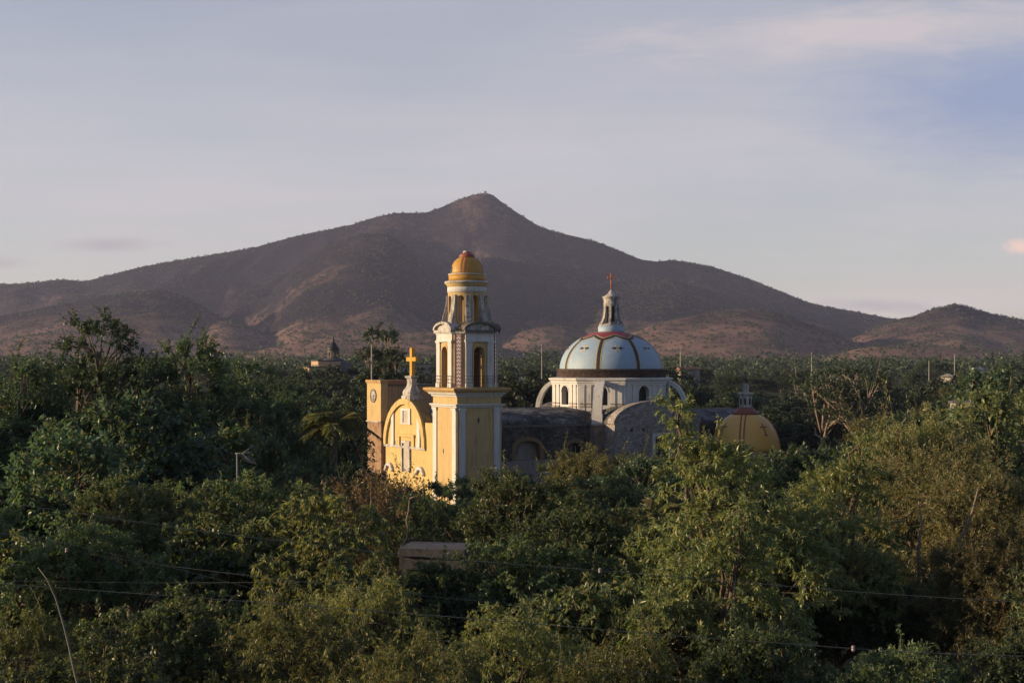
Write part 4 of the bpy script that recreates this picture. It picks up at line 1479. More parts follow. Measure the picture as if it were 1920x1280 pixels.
# ------------------------------------------------------------------ tree kinds (one of each built, then copied)
proto('hero', 'glossy_tree', 'leaf_hero', 'bark', seed=3, H=6.6, R=3.0, base=0.16, lobes=15, clumps=330, twigs=8, leaves=15, L=0.165, W=0.024,
      droop=0.55, clump_r=0.42, shoots=22, trunk_r=0.16, rosette=True, lobe_r=(0.28, 0.46), extra=((-1.34, 0, 7.35, 0.40), (-1.28, 0.1, 6.85, 0.42), (-1.05, 0.1, 6.35, 0.5), (-0.55, 0.0, 6.1, 0.5)))
proto('broad', 'broadleaf_tree', 'leaf', 'bark', seed=5, H=6.0, R=2.8, base=0.15, lobes=12, clumps=260, twigs=8, leaves=16, L=0.135, W=0.030,
      droop=0.35, clump_r=0.45, shoots=14, trunk_r=0.15)
proto('broad2', 'broadleaf_tree', 'leaf', 'bark', seed=6, H=6.0, R=3.2, base=0.12, lobes=14, clumps=280, twigs=8, leaves=15, L=0.15, W=0.036,
      droop=0.5, clump_r=0.5, shoots=20, trunk_r=0.16, rosette=True)
proto('droop', 'drooping_tree', 'leaf_droop', 'bark', seed=8, H=6.0, R=2.7, base=0.12, lobes=12, clumps=300, twigs=4, leaves=20, L=0.22, W=0.030,
      droop=1.3, clump_r=0.36, shoots=8, trunk_r=0.13, rosette=True)
proto('bigleaf', 'broadleaf_tree', 'leaf', 'bark', seed=31, H=6.0, R=2.7, base=0.12, lobes=12, clumps=230, twigs=6, leaves=9, L=0.25, W=0.062,
      droop=0.7, clump_r=0.5, shoots=12, trunk_r=0.15, rosette=True)
proto('fine', 'feathery_tree', 'leaf_fine', 'bark', seed=9, H=6.5, R=3.2, base=0.12, lobes=14, clumps=420, twigs=9, leaves=20, L=0.12, W=0.017,
      droop=0.45, clump_r=0.55, shoots=40, trunk_r=0.11)
proto('fine2', 'feathery_tree', 'leaf_droop', 'bark', seed=10, H=5.5, R=2.8, base=0.10, lobes=10, clumps=260, twigs=8, leaves=20, L=0.13, W=0.015,
      droop=0.7, clump_r=0.55, shoots=20, trunk_r=0.10)
proto('big', 'tall_dark_tree', 'leaf_dark', 'bark', seed=12, H=15.0, R=6.5, base=0.15, lobes=20, clumps=620, twigs=8, leaves=15, L=0.20, W=0.045,
      droop=0.35, clump_r=0.75, shoots=46, trunk_r=0.34, lobe_r=(0.24, 0.42))
proto('big2', 'tall_dark_tree', 'leaf_dark', 'bark', seed=13, H=13.0, R=5.5, base=0.15, lobes=16, clumps=500, twigs=8, leaves=15, L=0.20, W=0.048,
      droop=0.35, clump_r=0.75, shoots=26, trunk_r=0.30, lobe_r=(0.26, 0.44))
proto('mid', 'leafy_tree', 'leaf', 'bark', seed=15, H=9.0, R=4.4, base=0.15, lobes=13, clumps=240, twigs=8, leaves=9, L=0.30, W=0.075,
      droop=0.35, clump_r=0.75, shoots=14, trunk_r=0.22)
proto('mid2', 'leafy_tree', 'leaf_dark', 'bark', seed=16, H=9.0, R=4.8, base=0.15, lobes=15, clumps=250, twigs=8, leaves=9, L=0.32, W=0.085,
      droop=0.3, clump_r=0.8, shoots=10, trunk_r=0.22, flat=0.75)
proto('midfine', 'feathery_tree', 'leaf_fine', 'bark', seed=17, H=8.0, R=4.2, base=0.12, lobes=13, clumps=330, twigs=9, leaves=13, L=0.24, W=0.036,
      droop=0.4, clump_r=0.8, shoots=26, trunk_r=0.16)
proto('dry', 'sparse_bush', 'leaf_dry', 'bark_dead', seed=18, H=5.0, R=3.0, base=0.10, lobes=9, clumps=150, twigs=7, leaves=8, L=0.17, W=0.022,
      droop=0.3, clump_r=0.6, shoots=30, trunk_r=0.09)
proto('far', 'distant_tree', 'leaf_far', 'bark', seed=20, H=9.0, R=4.6, base=0.15, lobes=12, clumps=170, twigs=6, leaves=10, L=0.38, W=0.12,
      droop=0.3, clump_r=0.9, shoots=0, trunk_r=0.25, limbs=False)
proto('far2', 'distant_tree', 'leaf_far', 'bark', seed=21, H=9.0, R=5.4, base=0.2, lobes=14, clumps=180, twigs=6, leaves=10, L=0.38, W=0.13,
      droop=0.3, clump_r=0.9, shoots=0, trunk_r=0.25, limbs=False, flat=0.62)
proto('far3', 'distant_tree', 'leaf_dark', 'bark', seed=22, H=10.0, R=4.0, base=0.15, lobes=10, clumps=160, twigs=6, leaves=10, L=0.36, W=0.11,
      droop=0.3, clump_r=0.9, shoots=6, trunk_r=0.25, limbs=False)
proto('pale', 'pale_trunk_tree', 'leaf_far', 'bark_pale', seed=24, H=14.0, R=5.2, base=0.42, lobes=11, clumps=105, twigs=6, leaves=7, L=0.40, W=0.085,
      droop=0.3, clump_r=0.9, shoots=8, trunk_r=0.36, lobe_r=(0.26, 0.4), stem_z=0.10)
proto('slim', 'slender_tree', 'leaf_far', 'bark_pale', seed=26, H=15.0, R=2.4, base=0.30, lobes=10, clumps=90, twigs=6, leaves=7, L=0.45, W=0.10,
      droop=0.5, clump_r=0.7, shoots=6, trunk_r=0.20, lobe_r=(0.30, 0.45))

rg = random.Random(42)
rot = lambda: rg.uniform(0, 2 * pi)

# --- hero and the trees nearest the camera
# (kind, column, top row, distance, label)
NEAR = [
    ('fine2', 800, 1058, 36, 'low feathery bush right in front of the grey shed', None),
    ('hero', 1366, 842, 34, 'glossy long-leaved tree whose leader rises in front of the pale church wall', 0.0),
    ('broad', 935, 888, 47, 'dark leafy tree right below the bell tower base', None),
    ('broad2', 1085, 945, 41, 'spreading green tree between the bell tower base and the glossy tree', None),
    ('broad', 245, 905, 44, 'round leafy tree catching sun, under the tall dark trees at left', None),
    ('broad2', 470, 900, 47, 'bushy tree standing right under the television aerial', None),
    ('droop', 590, 928, 37, 'tree with hanging yellow-green leaf clusters, left of the grey slab roof', None),
    ('droop', 628, 990, 33, 'smaller drooping tree touching the left end of the grey slab roof', None),
    ('bigleaf', 385, 985, 36, 'leafy tree below the aerial with sunlit yellow tips', None),
    ('broad', 205, 985, 35, 'leafy tree at left beside the cable insulator', None),
    ('fine2', 60, 1150, 26, 'feathery tree in the lower left corner behind the bent cane', None),
    ('broad2', 330, 1120, 28, 'dark green tree at the bottom edge, right of the bent cane', None),
    ('fine2', 520, 1130, 26, 'feathery drooping tree at the bottom edge below the hanging yellow clusters', None),
    ('fine2', 720, 1085, 29, 'feathery tree at the bottom edge below the grey slab roof', None),
    ('broad', 850, 1062, 33, 'leafy tree just below the right end of the grey slab roof', None),
    ('broad2', 985, 1020, 34, 'leafy tree standing over the thin cables, left of the pink insulator', None),
    ('fine2', 940, 1150, 25, 'feathery dark tree at the bottom edge under the bell tower', None),
    ('bigleaf', 1130, 1095, 28, 'shaded tree under the pink insulator', None),
    ('hero', 1330, 1020, 27, 'low glossy tree with sunlit tips at the bottom edge, right of centre', 2.2),
    ('broad2', 1580, 1075, 36, 'deeply shaded tree crossed by the two long cables at right', None),
    ('fine', 1775, 838, 43, 'golden feathery tree catching the low sun at right', 0.6),
    ('fine', 1905, 985, 33, 'reddish feathery tree cut by the right edge', None),
    ('hero', 1540, 892, 37, 'second glossy tree joined to the right side of the tall glossy one', 2.6),
    ('broad2', 1730, 1090, 36, 'dark leafy tree below the golden feathery tree', None),
    ('broad', 1860, 1195, 24, 'shaded tree in the lower right corner', None),
    ('broad', 1660, 1212, 24, 'shaded tree at the bottom edge left of the lower right corner', None),
    ('broad', 1480, 1185, 24, 'shaded tree at the bottom edge below the glossy tree', None),
    ('broad2', 150, 1220, 22, 'shaded bush at the bottom edge where the bent cane leaves the picture', None),
    ('fine2', 1200, 1200, 23, 'feathery bush at the bottom edge, just right of centre', None),
    ('fine2', 760, 1200, 22, 'feathery bush at the bottom edge, left of centre', None),
    ('bigleaf', 20, 1010, 38, 'black shaded tree on the left edge above the bent cane', None),
    ('broad', 795, 935, 52, 'leafy tree behind the forked dead branch', None),
    ('dry', 745, 890, 62, 'sparse brownish bush below the yellow church front', None),
    ('dry', 690, 905, 52, 'sparse brownish bush left of the forked dead branch', None),
    ('midfine', 1735, 778, 66, 'tall olive feathery tree behind the golden tree', None),
    ('mid', 1880, 738, 72, 'big dark tree rising on the right edge', None),
    ('broad2', 1600, 868, 62, 'low round dark tree below the pale trunks at right', None),
    ('mid2', 1500, 850, 85, 'dark tree peeping out right of the small yellow dome', None),
]
for key, px, top, Y, label, rz in NEAR:
    t = put_tree(key, px, top, Y, rot() if rz is None else rz, label, None, 'bush' if key == 'dry' else 'tree', wide=0.62 if key == 'midfine' or 'shed' in label else 1.0)
    if key == 'hero' and top < 800:
        t.scale *= 1.0

# --- the dark trees at left, tall against the mountain
LEFT = [
    ('big', 165, 598, 74, 'tallest ragged dark tree at left, its sprays standing against the mountain', 0.4),
    ('big2', 335, 648, 82, 'ragged dark tree next right of the tallest one at left', None),
    ('big2', 40, 688, 70, 'dark tree on the left edge beside the tallest one', None),
    ('big', 440, 678, 96, 'broad dark tree halfway between the tallest left tree and the clock tower', None),
    ('big2', 525, 726, 104, 'dark tree with bare twigs left of the palm', None),
    ('mid2', 596, 768, 120, 'dark rounded tree behind the palm', None),
    ('mid2', 250, 760, 62, 'dark tree in the shade beneath the tallest left tree', None),
    ('mid2', 100, 820, 56, 'dark tree low on the left beneath the tallest one', None),
    ('mid', 400, 805, 66, 'dark tree straight above the television aerial', None),
    ('mid2', 520, 835, 70, 'shaded tree just right of the television aerial', None),
    ('mid2', 610, 870, 74, 'shaded tree below the palm fronds', None),
]
for key, px, top, Y, label, rz in LEFT:
    put_tree(key, px, top, Y, rot() if rz is None else rz, label, wide=0.62 if 'palm' in label else 0.55 if 'just right of the television' in label else 1.0)

# --- trees round the foot of the church
FOOT = [
    ('mid', 860, 898, 118, 0), ('mid2', 985, 900, 105, 0), ('midfine', 1122, 842, 128, 'olive thin-leaved tree in front of the dark nave wall'),
    ('mid2', 1190, 868, 112, 0), ('mid', 1255, 858, 135, 0), ('mid2', 1350, 838, 150, 0), ('mid', 1440, 846, 140, 0),
    ('mid', 790, 905, 100, 0), ('mid2', 655, 880, 108, 0), ('mid', 700, 892, 132, 0), ('mid2', 1030, 915, 78, 0), ('mid', 1150, 900, 82, 0),
    ('mid2', 920, 925, 72, 0), ('mid2', 1290, 880, 88, 0), ('mid', 1400, 870, 78, 0)]
for i, (key, px, top, Y, lab) in enumerate(sorted(FOOT, key=lambda q: q[1])):
    put_tree(key, px, top, Y, rot(), lab or 'leafy tree at the foot of the church, %s from the left' % ORD[i], 'trees round the foot of the church')

# --- right-hand trees, with the pale trunks
PALE = [(1545, 690, 190), (1578, 735, 205), (1612, 688, 185), (1672, 735, 178)]
for i, (px, top, Y) in enumerate(PALE):
    put_tree('pale', px, top, Y, 1.3 * i, 'pale-limbed tree right of the small yellow dome, %s from the left' % ORD[i], 'pale-trunked trees at right')
put_tree('slim', 706, 618, 268, 0.3, 'slender tree left of the pair above the clock tower', 'slender trees above the clock tower')
put_tree('slim', 731, 622, 264, 2.1, 'slender tree right of the pair above the clock tower', 'slender trees above the clock tower')
RIGHT = [(1700, 790, 120), (1780, 770, 140), (1850, 790, 110), (1740, 745, 190), (1830, 720, 200), (1905, 700, 170), (1712, 770, 150), (1470, 800, 240)]
for i, (px, top, Y) in enumerate(sorted(RIGHT)):
    put_tree(('mid', 'mid2', 'midfine')[i % 3], px, top, Y, rot(), 'dark tree on the rising wood at right, %s from the left' % ORD[i], 'trees at right below the houses')

# --- trees beyond the frame on the left, whose shade falls across the left of the view
for i, (x, y, h_) in enumerate([(-21, 33, 6.8), (-22, 41, 8.0), (-46, 66, 15), (-50, 78, 19), (-60, 92, 21), (-70, 110, 22)]):
    p = PROTO['big']
    t = copy_tree(p['root'])
    t.location = (x, y, hz(x, y)); t.scale = (h_ / 15,) * 3; t.rotation_euler = (0, 0, rot())
    tag(t, 'tall tree beyond the left edge casting shade over the foreground', 'tree', 'shade trees beyond the left edge')

# --- trees just beyond both edges of the frame, so that a step to the side still looks into the wood
for i, (px, top, Y) in enumerate([(2060, 1010, 30), (2010, 900, 46), (2200, 930, 44), (2040, 800, 75), (2180, 780, 90), (2330, 790, 84), (2010, 740, 125),
                                  (2150, 745, 140), (2290, 740, 150), (2440, 750, 130), (2450, 880, 52), (2350, 1010, 33),
                                  (-100, 950, 40), (-150, 1080, 29), (-230, 900, 50), (-120, 800, 88), (-260, 780, 100), (-90, 740, 140)]):
    put_tree(('mid', 'mid2', 'mid')[i % 3] if Y > 60 else ('broad', 'broad2')[i % 2], px, top, Y, 1.1 * i,
             'leafy tree standing just beyond the %s edge of the picture' % ('right' if px > 0 else 'left'), 'trees beyond the %s edge' % ('right' if px > 0 else 'left'))

# --- the wood behind the church
def inside_church(x, y, m=4.0):
    dx, dy = x - CX0, y - CY0
    u, v = dx * cos(TH) + dy * sin(TH), -dx * sin(TH) + dy * cos(TH)
    return -m < u < 56 + m and -3 - m < v < 26 + m
n = 0
cells = []
for Y in np.geomspace(212, 640, 19):
    half = 0.40 * Y
    stepx = 6.0 + Y * 0.012
    xs = np.arange(-half, half, stepx)
    for x in xs:
        cells.append((float(x) + rg.uniform(-.4, .4) * stepx, float(Y) * rg.uniform(0.97, 1.03)))
rg.shuffle(cells)
keep = []
for x, y in cells:
    if inside_church(x, y): continue
    px = 960 + F * x / y
    if 660 < px < 780 and 255 < y < 290: continue
    keep.append((x, y))
keep = keep[:270]
SIDES = [(0, 690, 'left of the clock tower'), (690, 1050, 'between the bell tower and the blue dome'), (1050, 1480, 'right behind the blue dome'), (1480, 9999, 'beyond the pale trunks at right')]
for x, y in keep:
    px = 960 + F * x / y
    key = rg.choice(['far', 'far2', 'far2', 'far3'])
    h_ = rg.uniform(6.0, 10.5) * (0.92 if y > 350 else 1.0)
    g = hz(x, y)
    p = PROTO[key]
    o = p['root'] if not p['used'] else copy_tree(p['root'])
    p['used'] = True
    s_ = h_ / p['H']
    o.location = (x, y, g); o.rotation_euler = (0, 0, rot()); o.scale = (s_ * 1.3, s_ * 1.3, s_)
    side = next(s for a, b_, s in SIDES if px < b_)
    nm = {'far': 'rounded green', 'far2': 'flat-topped green', 'far3': 'narrow dark'}[key]
    tag(o, '%s tree in the distant wood %s' % (nm, side), 'tree', '%s trees in the wood %s' % (nm, side))

for i, (px, top, Y) in enumerate([(545, 700, 300), (604, 704, 305), (636, 690, 300), (668, 700, 296), (570, 716, 280), (608, 716, 284), (648, 716, 282), (957, 716, 226), (985, 722, 222), (1000, 706, 240)]):
    put_tree('far2' if i % 2 else 'far', px, top, Y, rot(), 'rounded green tree %s, %s from the left' % ('right below the grey lantern dome' if i < 7 else 'just right of the belfry', ORD[i % 7]), 'trees before the far houses')

# farther wood that reads as one mass, and the scrub on the slopes
def clump_field(name, pts, sizes, per, mat, seed, lw=(0.5, 0.2)):
    rng = np.random.RandomState(seed)
    pts, sizes = np.asarray(pts, float), np.asarray(sizes, float)
    n = len(pts)
    d = rnd_dirs(rng, n * per).reshape(n, per, 3)
    d[..., 2] = np.abs(d[..., 2]) * 1.0
    rad = sizes[:, None] * (0.55 + 0.45 * rng.rand(n, per))
    P = pts[:, None, :] + d * rad[..., None] * np.array([1, 1, 1.05])
    D = unit(d * 0.4 + rng.normal(size=P.shape) * 0.7)
    Ls = (sizes[:, None] * lw[0] * (0.7 + 0.6 * rng.rand(n, per))).ravel()
    V, Fc = leaf_arrays(rng, P.reshape(-1, 3), D.reshape(-1, 3), Ls, Ls * lw[1] / lw[0])
    o = bpy.data.objects.new(name, np_mesh(name, V, Fc, [mat]))
    COL.objects.link(o)
    return o

r2 = np.random.RandomState(5)
nw = 1500
yy = 600 + 900 * r2.rand(nw) ** 1.3
xx = (r2.rand(nw) * 2 - 1) * 0.42 * yy
o = clump_field('distant_wood', np.stack([xx, yy, hgt(xx, yy) + 2.5], 1), 3.4 + 6.0 * r2.rand(nw) ** 1.8, 190, M['leaf_far'], 6, (0.19, 0.075))
tag(o, 'low dark wood filling the plain before the foothills', 'wood', kind='stuff')

def mount_z(x, y):
    i = np.clip((x - mx_[0]) / (mx_[1] - mx_[0]), 0, 428.999)
    j = np.clip((y - my_[0]) / (my_[1] - my_[0]), 0, 328.999)
    i0, j0 = i.astype(int), j.astype(int)
    fi, fj = i - i0, j - j0
    return (MZ[j0, i0] * (1 - fi) * (1 - fj) + MZ[j0, i0 + 1] * fi * (1 - fj) + MZ[j0 + 1, i0] * (1 - fi) * fj + MZ[j0 + 1, i0 + 1] * fi * fj)

ns = 42000
ys = 1250 + 3000 * r2.rand(ns) ** 0.8
xs = (r2.rand(ns) * 2 - 1) * 0.40 * ys
zs = mount_z(xs, ys)
dens = 0.5 + 0.5 * PN.fbm(xs * 0.006, ys * 0.006, 4) + np.clip(zs / 400, 0, 0.5)
ok = (r2.rand(ns) < dens) & (zs > -5)
xs, ys, zs = xs[ok], ys[ok], zs[ok]
# crest line trees along the skyline
cr = np.array(RIDGES[0][4], float)
cpx = np.sort(r2.rand(1100)) * 2200 - 120
cy = np.full(len(cpx), 4195.0) + r2.normal(size=len(cpx)) * 14
cx = (cpx - 960) / F * cy
xs, ys, zs = np.concatenate([xs, cx]), np.concatenate([ys, cy]), np.concatenate([zs, mount_z(cx, cy)])
cr2 = r2.rand(260) * 420 + 1600
cy2 = np.full(260, 2895.0) + r2.normal(size=260) * 10
cx2 = (cr2 - 960) / F * cy2
xs, ys, zs = np.concatenate([xs, cx2]), np.concatenate([ys, cy2]), np.concatenate([zs, mount_z(cx2, cy2)])
sz = (1.3 + 2.4 * r2.rand(len(xs)) ** 2.2)
o = clump_field('hillside_scrub', np.stack([xs, ys, zs + 0.3], 1), sz, 14, M['leaf_far'], 8, (0.9, 0.42))
tag(o, 'thorny scrub bushes dotted over the mountain slopes', 'scrub', kind='stuff')

# ------------------------------------------------------------------ palms
def palm(base, h_, fl, nf, label, seed, lean=0.0, matl='leaf_droop'):
    rng = np.random.RandomState(seed)
    root = empty('palm_tree', base)
    b = MB()
    b.tube([(0, 0, -0.5), (lean * 0.3, 0, h_ * 0.5), (lean, 0, h_)], [0.22, 0.18, 0.17], 8)
    b.build('trunk', M['bark'], root)
    for k in range(nf):
        a = 2 * pi * k / nf + rng.rand() * 0.5
        el = rng.uniform(0.15, 1.25)
        d0 = np.array([cos(a) * cos(el), sin(a) * cos(el), sin(el)])
        ts = np.linspace(0, 1, 12)
        L_ = fl * rng.uniform(0.8, 1.1)
        line = np.array([lean, 0, h_]) + d0 * (L_ * ts)[:, None]
        line[:, 2] -= 0.55 * L_ * ts ** 2.2
        b = MB()
        b.tube([tuple(p) for p in line], list(0.035 * (1 - 0.8 * ts)), 4)
        P, D = [], []
        tng = np.gradient(line, axis=0); tng = unit(tng)
        for i in range(46):
            t = 0.12 + 0.86 * i / 46
            j = min(10, int(t * 11)); f_ = t * 11 - j
            p = line[j] * (1 - f_) + line[j + 1] * f_
            sd = unit(np.cross(tng[j], np.array([0, 0, 1.0])))
            for s_ in (-1, 1):
                P.append(p); D.append(unit(tng[j] * 0.75 + sd * s_ * 0.7 + np.array([0, 0, -0.25]) + rng.normal(size=3) * 0.08))
        P, D = np.array(P), np.array(D)
        n_ = len(P)
        V, Fc = leaf_arrays(rng, P, D, fl * 0.22 * (0.8 + 0.4 * rng.rand(n_)), np.full(n_, 0.022 * fl / 3))
        b.add([tuple(v) for v in V], [tuple(f) for f in Fc])
        b.build('frond', M[matl], root)
    tag(root, label, 'palm')
    return root

p = at(628, 806, 92)
palm((p.x, p.y, hz(p.x, p.y)), p.z - hz(p.x, p.y), 3.1, 24, 'palm with arching fronds left of the clock tower', 3, matl='leaf_fine')
p = at(1215, 985, 56)
palm((p.x, p.y, hz(p.x, p.y)), p.z - hz(p.x, p.y), 2.4, 18, 'small palm half hidden left of the glossy tree', 4, matl='leaf_fine')

# ------------------------------------------------------------------ small foreground things
# television aerial on its pole
p = at(447, 925, 50)
gz = hz(p.x, p.y)
topz = at(445, 850, 50).z
an = empty('television_aerial', (p.x, p.y, gz))
tag(an, 'television aerial on a thin pole above the bushes at left', 'aerial')
H_ = topz - gz
b = MB(); b.tube([(0, 0, 0), (-0.01, 0, H_ * 0.6), (-0.05, 0, H_)], 0.030, 8); b.build('pole', M['alu'], an)
b = MB(); b.tube([(-0.12, 0, H_), (0.42, 0.1, H_ + 0.02)], 0.02, 6); b.build('boom', M['alu'], an)
b = MB(); b.tube([(0.12, 0.03, H_), (0.50, 0.2, H_ + 0.26)], 0.014, 6); b.tube([(0.12, 0.03, H_), (0.52, -0.1, H_ - 0.34)], 0.014, 6); b.build('reflector_arm', M['alu'], an)
for k in range(6):
    t = 0.25 + 0.75 * k / 5
    c_ = Vector((0.12 + 0.40 * t, 0.03 - 0.13 * t, H_ - 0.34 * t))
    b = MB(); b.tube([c_ - Vector((0.13, 0.20, -0.05)), c_ + Vector((0.13, 0.20, -0.05))], 0.009, 5); b.build('element', M['alu'], an)
for k in range(3):
    c_ = Vector((0.18 + 0.1 * k, 0.06, H_ + 0.02))
    b = MB(); b.tube([c_ - Vector((0.03, 0.32, 0.0)), c_ + Vector((0.03, 0.32, 0.02))], 0.008, 5); b.build('element', M['alu'], an)
b = MB(); b.box(-0.10, -0.03, -0.05, 0.05, H_ * 0.74, H_ * 0.74 + 0.08); b.build('junction_box', M['iron'], an)

# low building with a grey slab roof showing through the leaves
p = at(810, 1028, 40)
gz = hz(p.x, p.y)
sh = empty('grey_shed', (p.x, p.y, gz), R_(-9))
tag(sh, 'low grey shed with a weathered two-step slab roof among the trees', 'shed')
zr_ = p.z - gz
b = MB(); b.box(-0.9, 1.1, 0.1, 1.3, -0.5, zr_ - 0.62); b.build('wall', M['concrete'], sh)
b = MB(); b.box(-0.95, 0.95, -0.12, 1.5, zr_ - 0.22, zr_); b.build('roof_slab', M['concrete'], sh)
b = MB(); b.box(-0.94, 1.2, -0.02, 1.4, zr_ - 0.60, zr_ - 0.235); b.build('parapet', M['concrete'], sh)

# forked dead branch
p0 = at(752, 1025, 42.5)
pts = [(752, 1026), (763, 1008), (766, 990), (762, 975), (766, 958), (768, 934)]
db = MB()
W_ = [at(x, y, 42.5) - p0 for x, y in pts]
db.tube([Vector((W_[0].x - 0.05, 0.3, W_[0].z - 3.0))] + W_, [0.06, 0.045, 0.04, 0.034, 0.03, 0.024, 0.018], 6)
o = db.build('dead_branch', M['bark_dead'], None, tuple(p0))
tag(o, 'bare forked dead branch standing over the grey slab roof', 'branch')
b = MB()
b.tube([at(760, 1014, 42.5) - p0, at(770, 1009, 42.5) - p0, at(781, 1008, 42.4) - p0], [0.032, 0.022, 0.008], 5)
b.build('side_twig', M['bark_dead'], o)
b = MB()
b.tube([at(768, 934, 42.5) - p0, at(778, 931, 42.5) - p0, at(788, 936, 42.5) - p0], [0.02, 0.03, 0.01], 5)
b.tube([at(768, 934, 42.5) - p0, at(762, 933, 42.5) - p0], [0.018, 0.008], 5)
b.build('broken_tip', M['bark_dead'], o)

# bent cane at the lower left
pts = [(150, 1300), (140, 1262), (130, 1215), (119, 1170), (104, 1120), (88, 1085), (71, 1063)]
p0 = at(150, 1300, 15.5)
b = MB()
C_ = [at(x, y, 15.5) - p0 for x, y in pts]
b.tube([C_[0] + Vector((0.25, 0, -3.2))] + C_, [0.016, 0.013, 0.012, 0.011, 0.010, 0.009, 0.008, 0.004], 6)
o = b.build('bare_cane', M['cane'], None, tuple(p0))
tag(o, 'long bare bent cane in the dark lower left corner', 'cane')
for a, c in (((1835, 912), (1800, 1010)), ((1722, 935), (1723, 1015))):
    p0 = at(c[0], c[1], 38)
    b = MB()
    q = at(a[0], a[1], 38) - p0
    b.tube([Vector((0, 0, -4)), Vector((0, 0, 0)), q * 0.45 + Vector((0.08, 0, 0)), q], [0.07, 0.045, 0.035, 0.015], 6)
    o = b.build('bare_branch', M['bark_dead'], None, tuple(p0))
    tag(o, 'pinkish bare branch rising %s of the golden tree' % ('at the right' if a[0] > 1800 else 'in the middle'), 'branch')

# overhead cables, each one strand between posts out of frame
CABLES = [
    ([(-260, 935), (0, 1000), (130, 1031), (300, 1058), (720, 1108), (900, 1126, 24), (1010, 1135, 46)], 19, 'thin cable sloping down from the left edge to its pale insulator', [(125, 1031)]),
    ([(-260, 1086), (0, 1088), (300, 1092), (600, 1090), (700, 1090, 24), (800, 1090, 46)], 20, 'level cable crossing the dark lower left', []),
    ([(-260, 905), (100, 955), (380, 995), (600, 1022), (760, 1040), (940, 1055), (1125, 1069), (1400, 1092), (1650, 1112), (1920, 1128), (2200, 1140)], 18, 'upper long cable over the dark trees at right, with a pink insulator', [(1125, 1069)]),
    ([(-260, 960), (100, 1015), (380, 1078), (640, 1150), (760, 1182), (900, 1215), (1060, 1240), (1300, 1275), (1700, 1340)], 17, 'faint cable sloping through the bottom centre', []),
    ([(-260, 1075), (200, 1108), (560, 1134), (860, 1157), (1030, 1171), (1250, 1190), (1450, 1204), (1600, 1215), (1760, 1224), (1950, 1230), (2200, 1236)], 16, 'lower long cable over the dark trees at right, with a white insulator', [(1600, 1215)]),
]
for pts, Y, label, ins in CABLES:
    W_ = [at(q[0], q[1], q[2] if len(q) > 2 else Y) for q in pts]
    # smooth catmull-rom through the traced points
    line = []
    for i in range(len(W_) - 1):
        a, b_, c_, d_ = W_[max(i - 1, 0)], W_[i], W_[i + 1], W_[min(i + 2, len(W_) - 1)]
        for t in np.linspace(0, 1, 8, endpoint=False):
            t = float(t)
            line.append(0.5 * ((2 * b_) + (c_ - a) * t + (2 * a - 5 * b_ + 4 * c_ - d_) * t * t + (3 * b_ - a - 3 * c_ + d_) * t ** 3))
    line.append(W_[-1])
    b = MB(); b.tube([p - W_[0] for p in line], 0.0042 if len(ins) and Y < 19 else 0.0026, 5)
    o = b.build('overhead_cable', M['wire'], None, tuple(W_[0]))
    tag(o, label, 'cable', 'overhead cables')
    for x, y in ins:
        q = at(x, y, Y) - W_[0]
        b = MB()
        b.lathe([(0.004, -0.032), (0.018, -0.03), (0.023, -0.008), (0.014, 0.0), (0.023, 0.008), (0.018, 0.03), (0.004, 0.032)], q.x, q.y, 12)
        io = b.build('insulator', M['porcelain'], o)
        io.location.z = q.z

# ------------------------------------------------------------------ poles and houses beyond the church
def pole(px, top, Y, arm, label, lamp=False):
    p = at(px, top, Y)
    g = hz(p.x, p.y)
    h_ = p.z - g
    root = empty('utility_pole', (p.x, p.y, g))
    b = MB(); b.tube([(0, 0, -0.5), (0, 0, h_)], [0.19, 0.13], 8); b.build('post', M['wood'], root)
    if arm:
        b = MB(); b.box(-1.2, 1.2, -0.12, 0.12, h_ - 0.85, h_ - 0.6); b.build('crossarm', M['wood'], root)
        for x in (-0.95, 0.0, 0.95):
            b = MB(); b.tube([(x, 0, h_ - 0.58), (x, 0, h_ - 0.35)], [0.06, 0.04], 6); b.build('insulator', M['porcelain'], root)
    if lamp:
        b = MB(); b.tube([(0, 0, h_ - 3.2), (-0.9, -0.2, h_ - 3.0)], 0.04, 5); b.lathe([(0.05, h_ - 2.95), (0.22, h_ - 3.05), (0.16, h_ - 3.35), (0.04, h_ - 3.4)], -0.95, -0.2, 10)
        b.build('street_light', M['porcelain'], root)
    tag(root, label, 'utility pole', 'utility poles beyond the church')
pole(1016, 645, 430, True, 'utility pole with crossarm standing left of the blue dome', True)
pole(960, 708, 236, False, 'plain post just right of the bell tower belfry', True)
pole(697, 646, 262, False, 'thin post beside the slender trees above the clock tower', True)
pole(1276, 652, 420, True, 'utility pole with crossarm just right of the blue dome')
pole(1522, 661, 440, True, 'utility pole with crossarm against the right foothill', True)
pole(1742, 676, 470, False, 'short post left of the tall post at right')
pole(1790, 664, 400, False, 'tall plain post at right below the small hill')

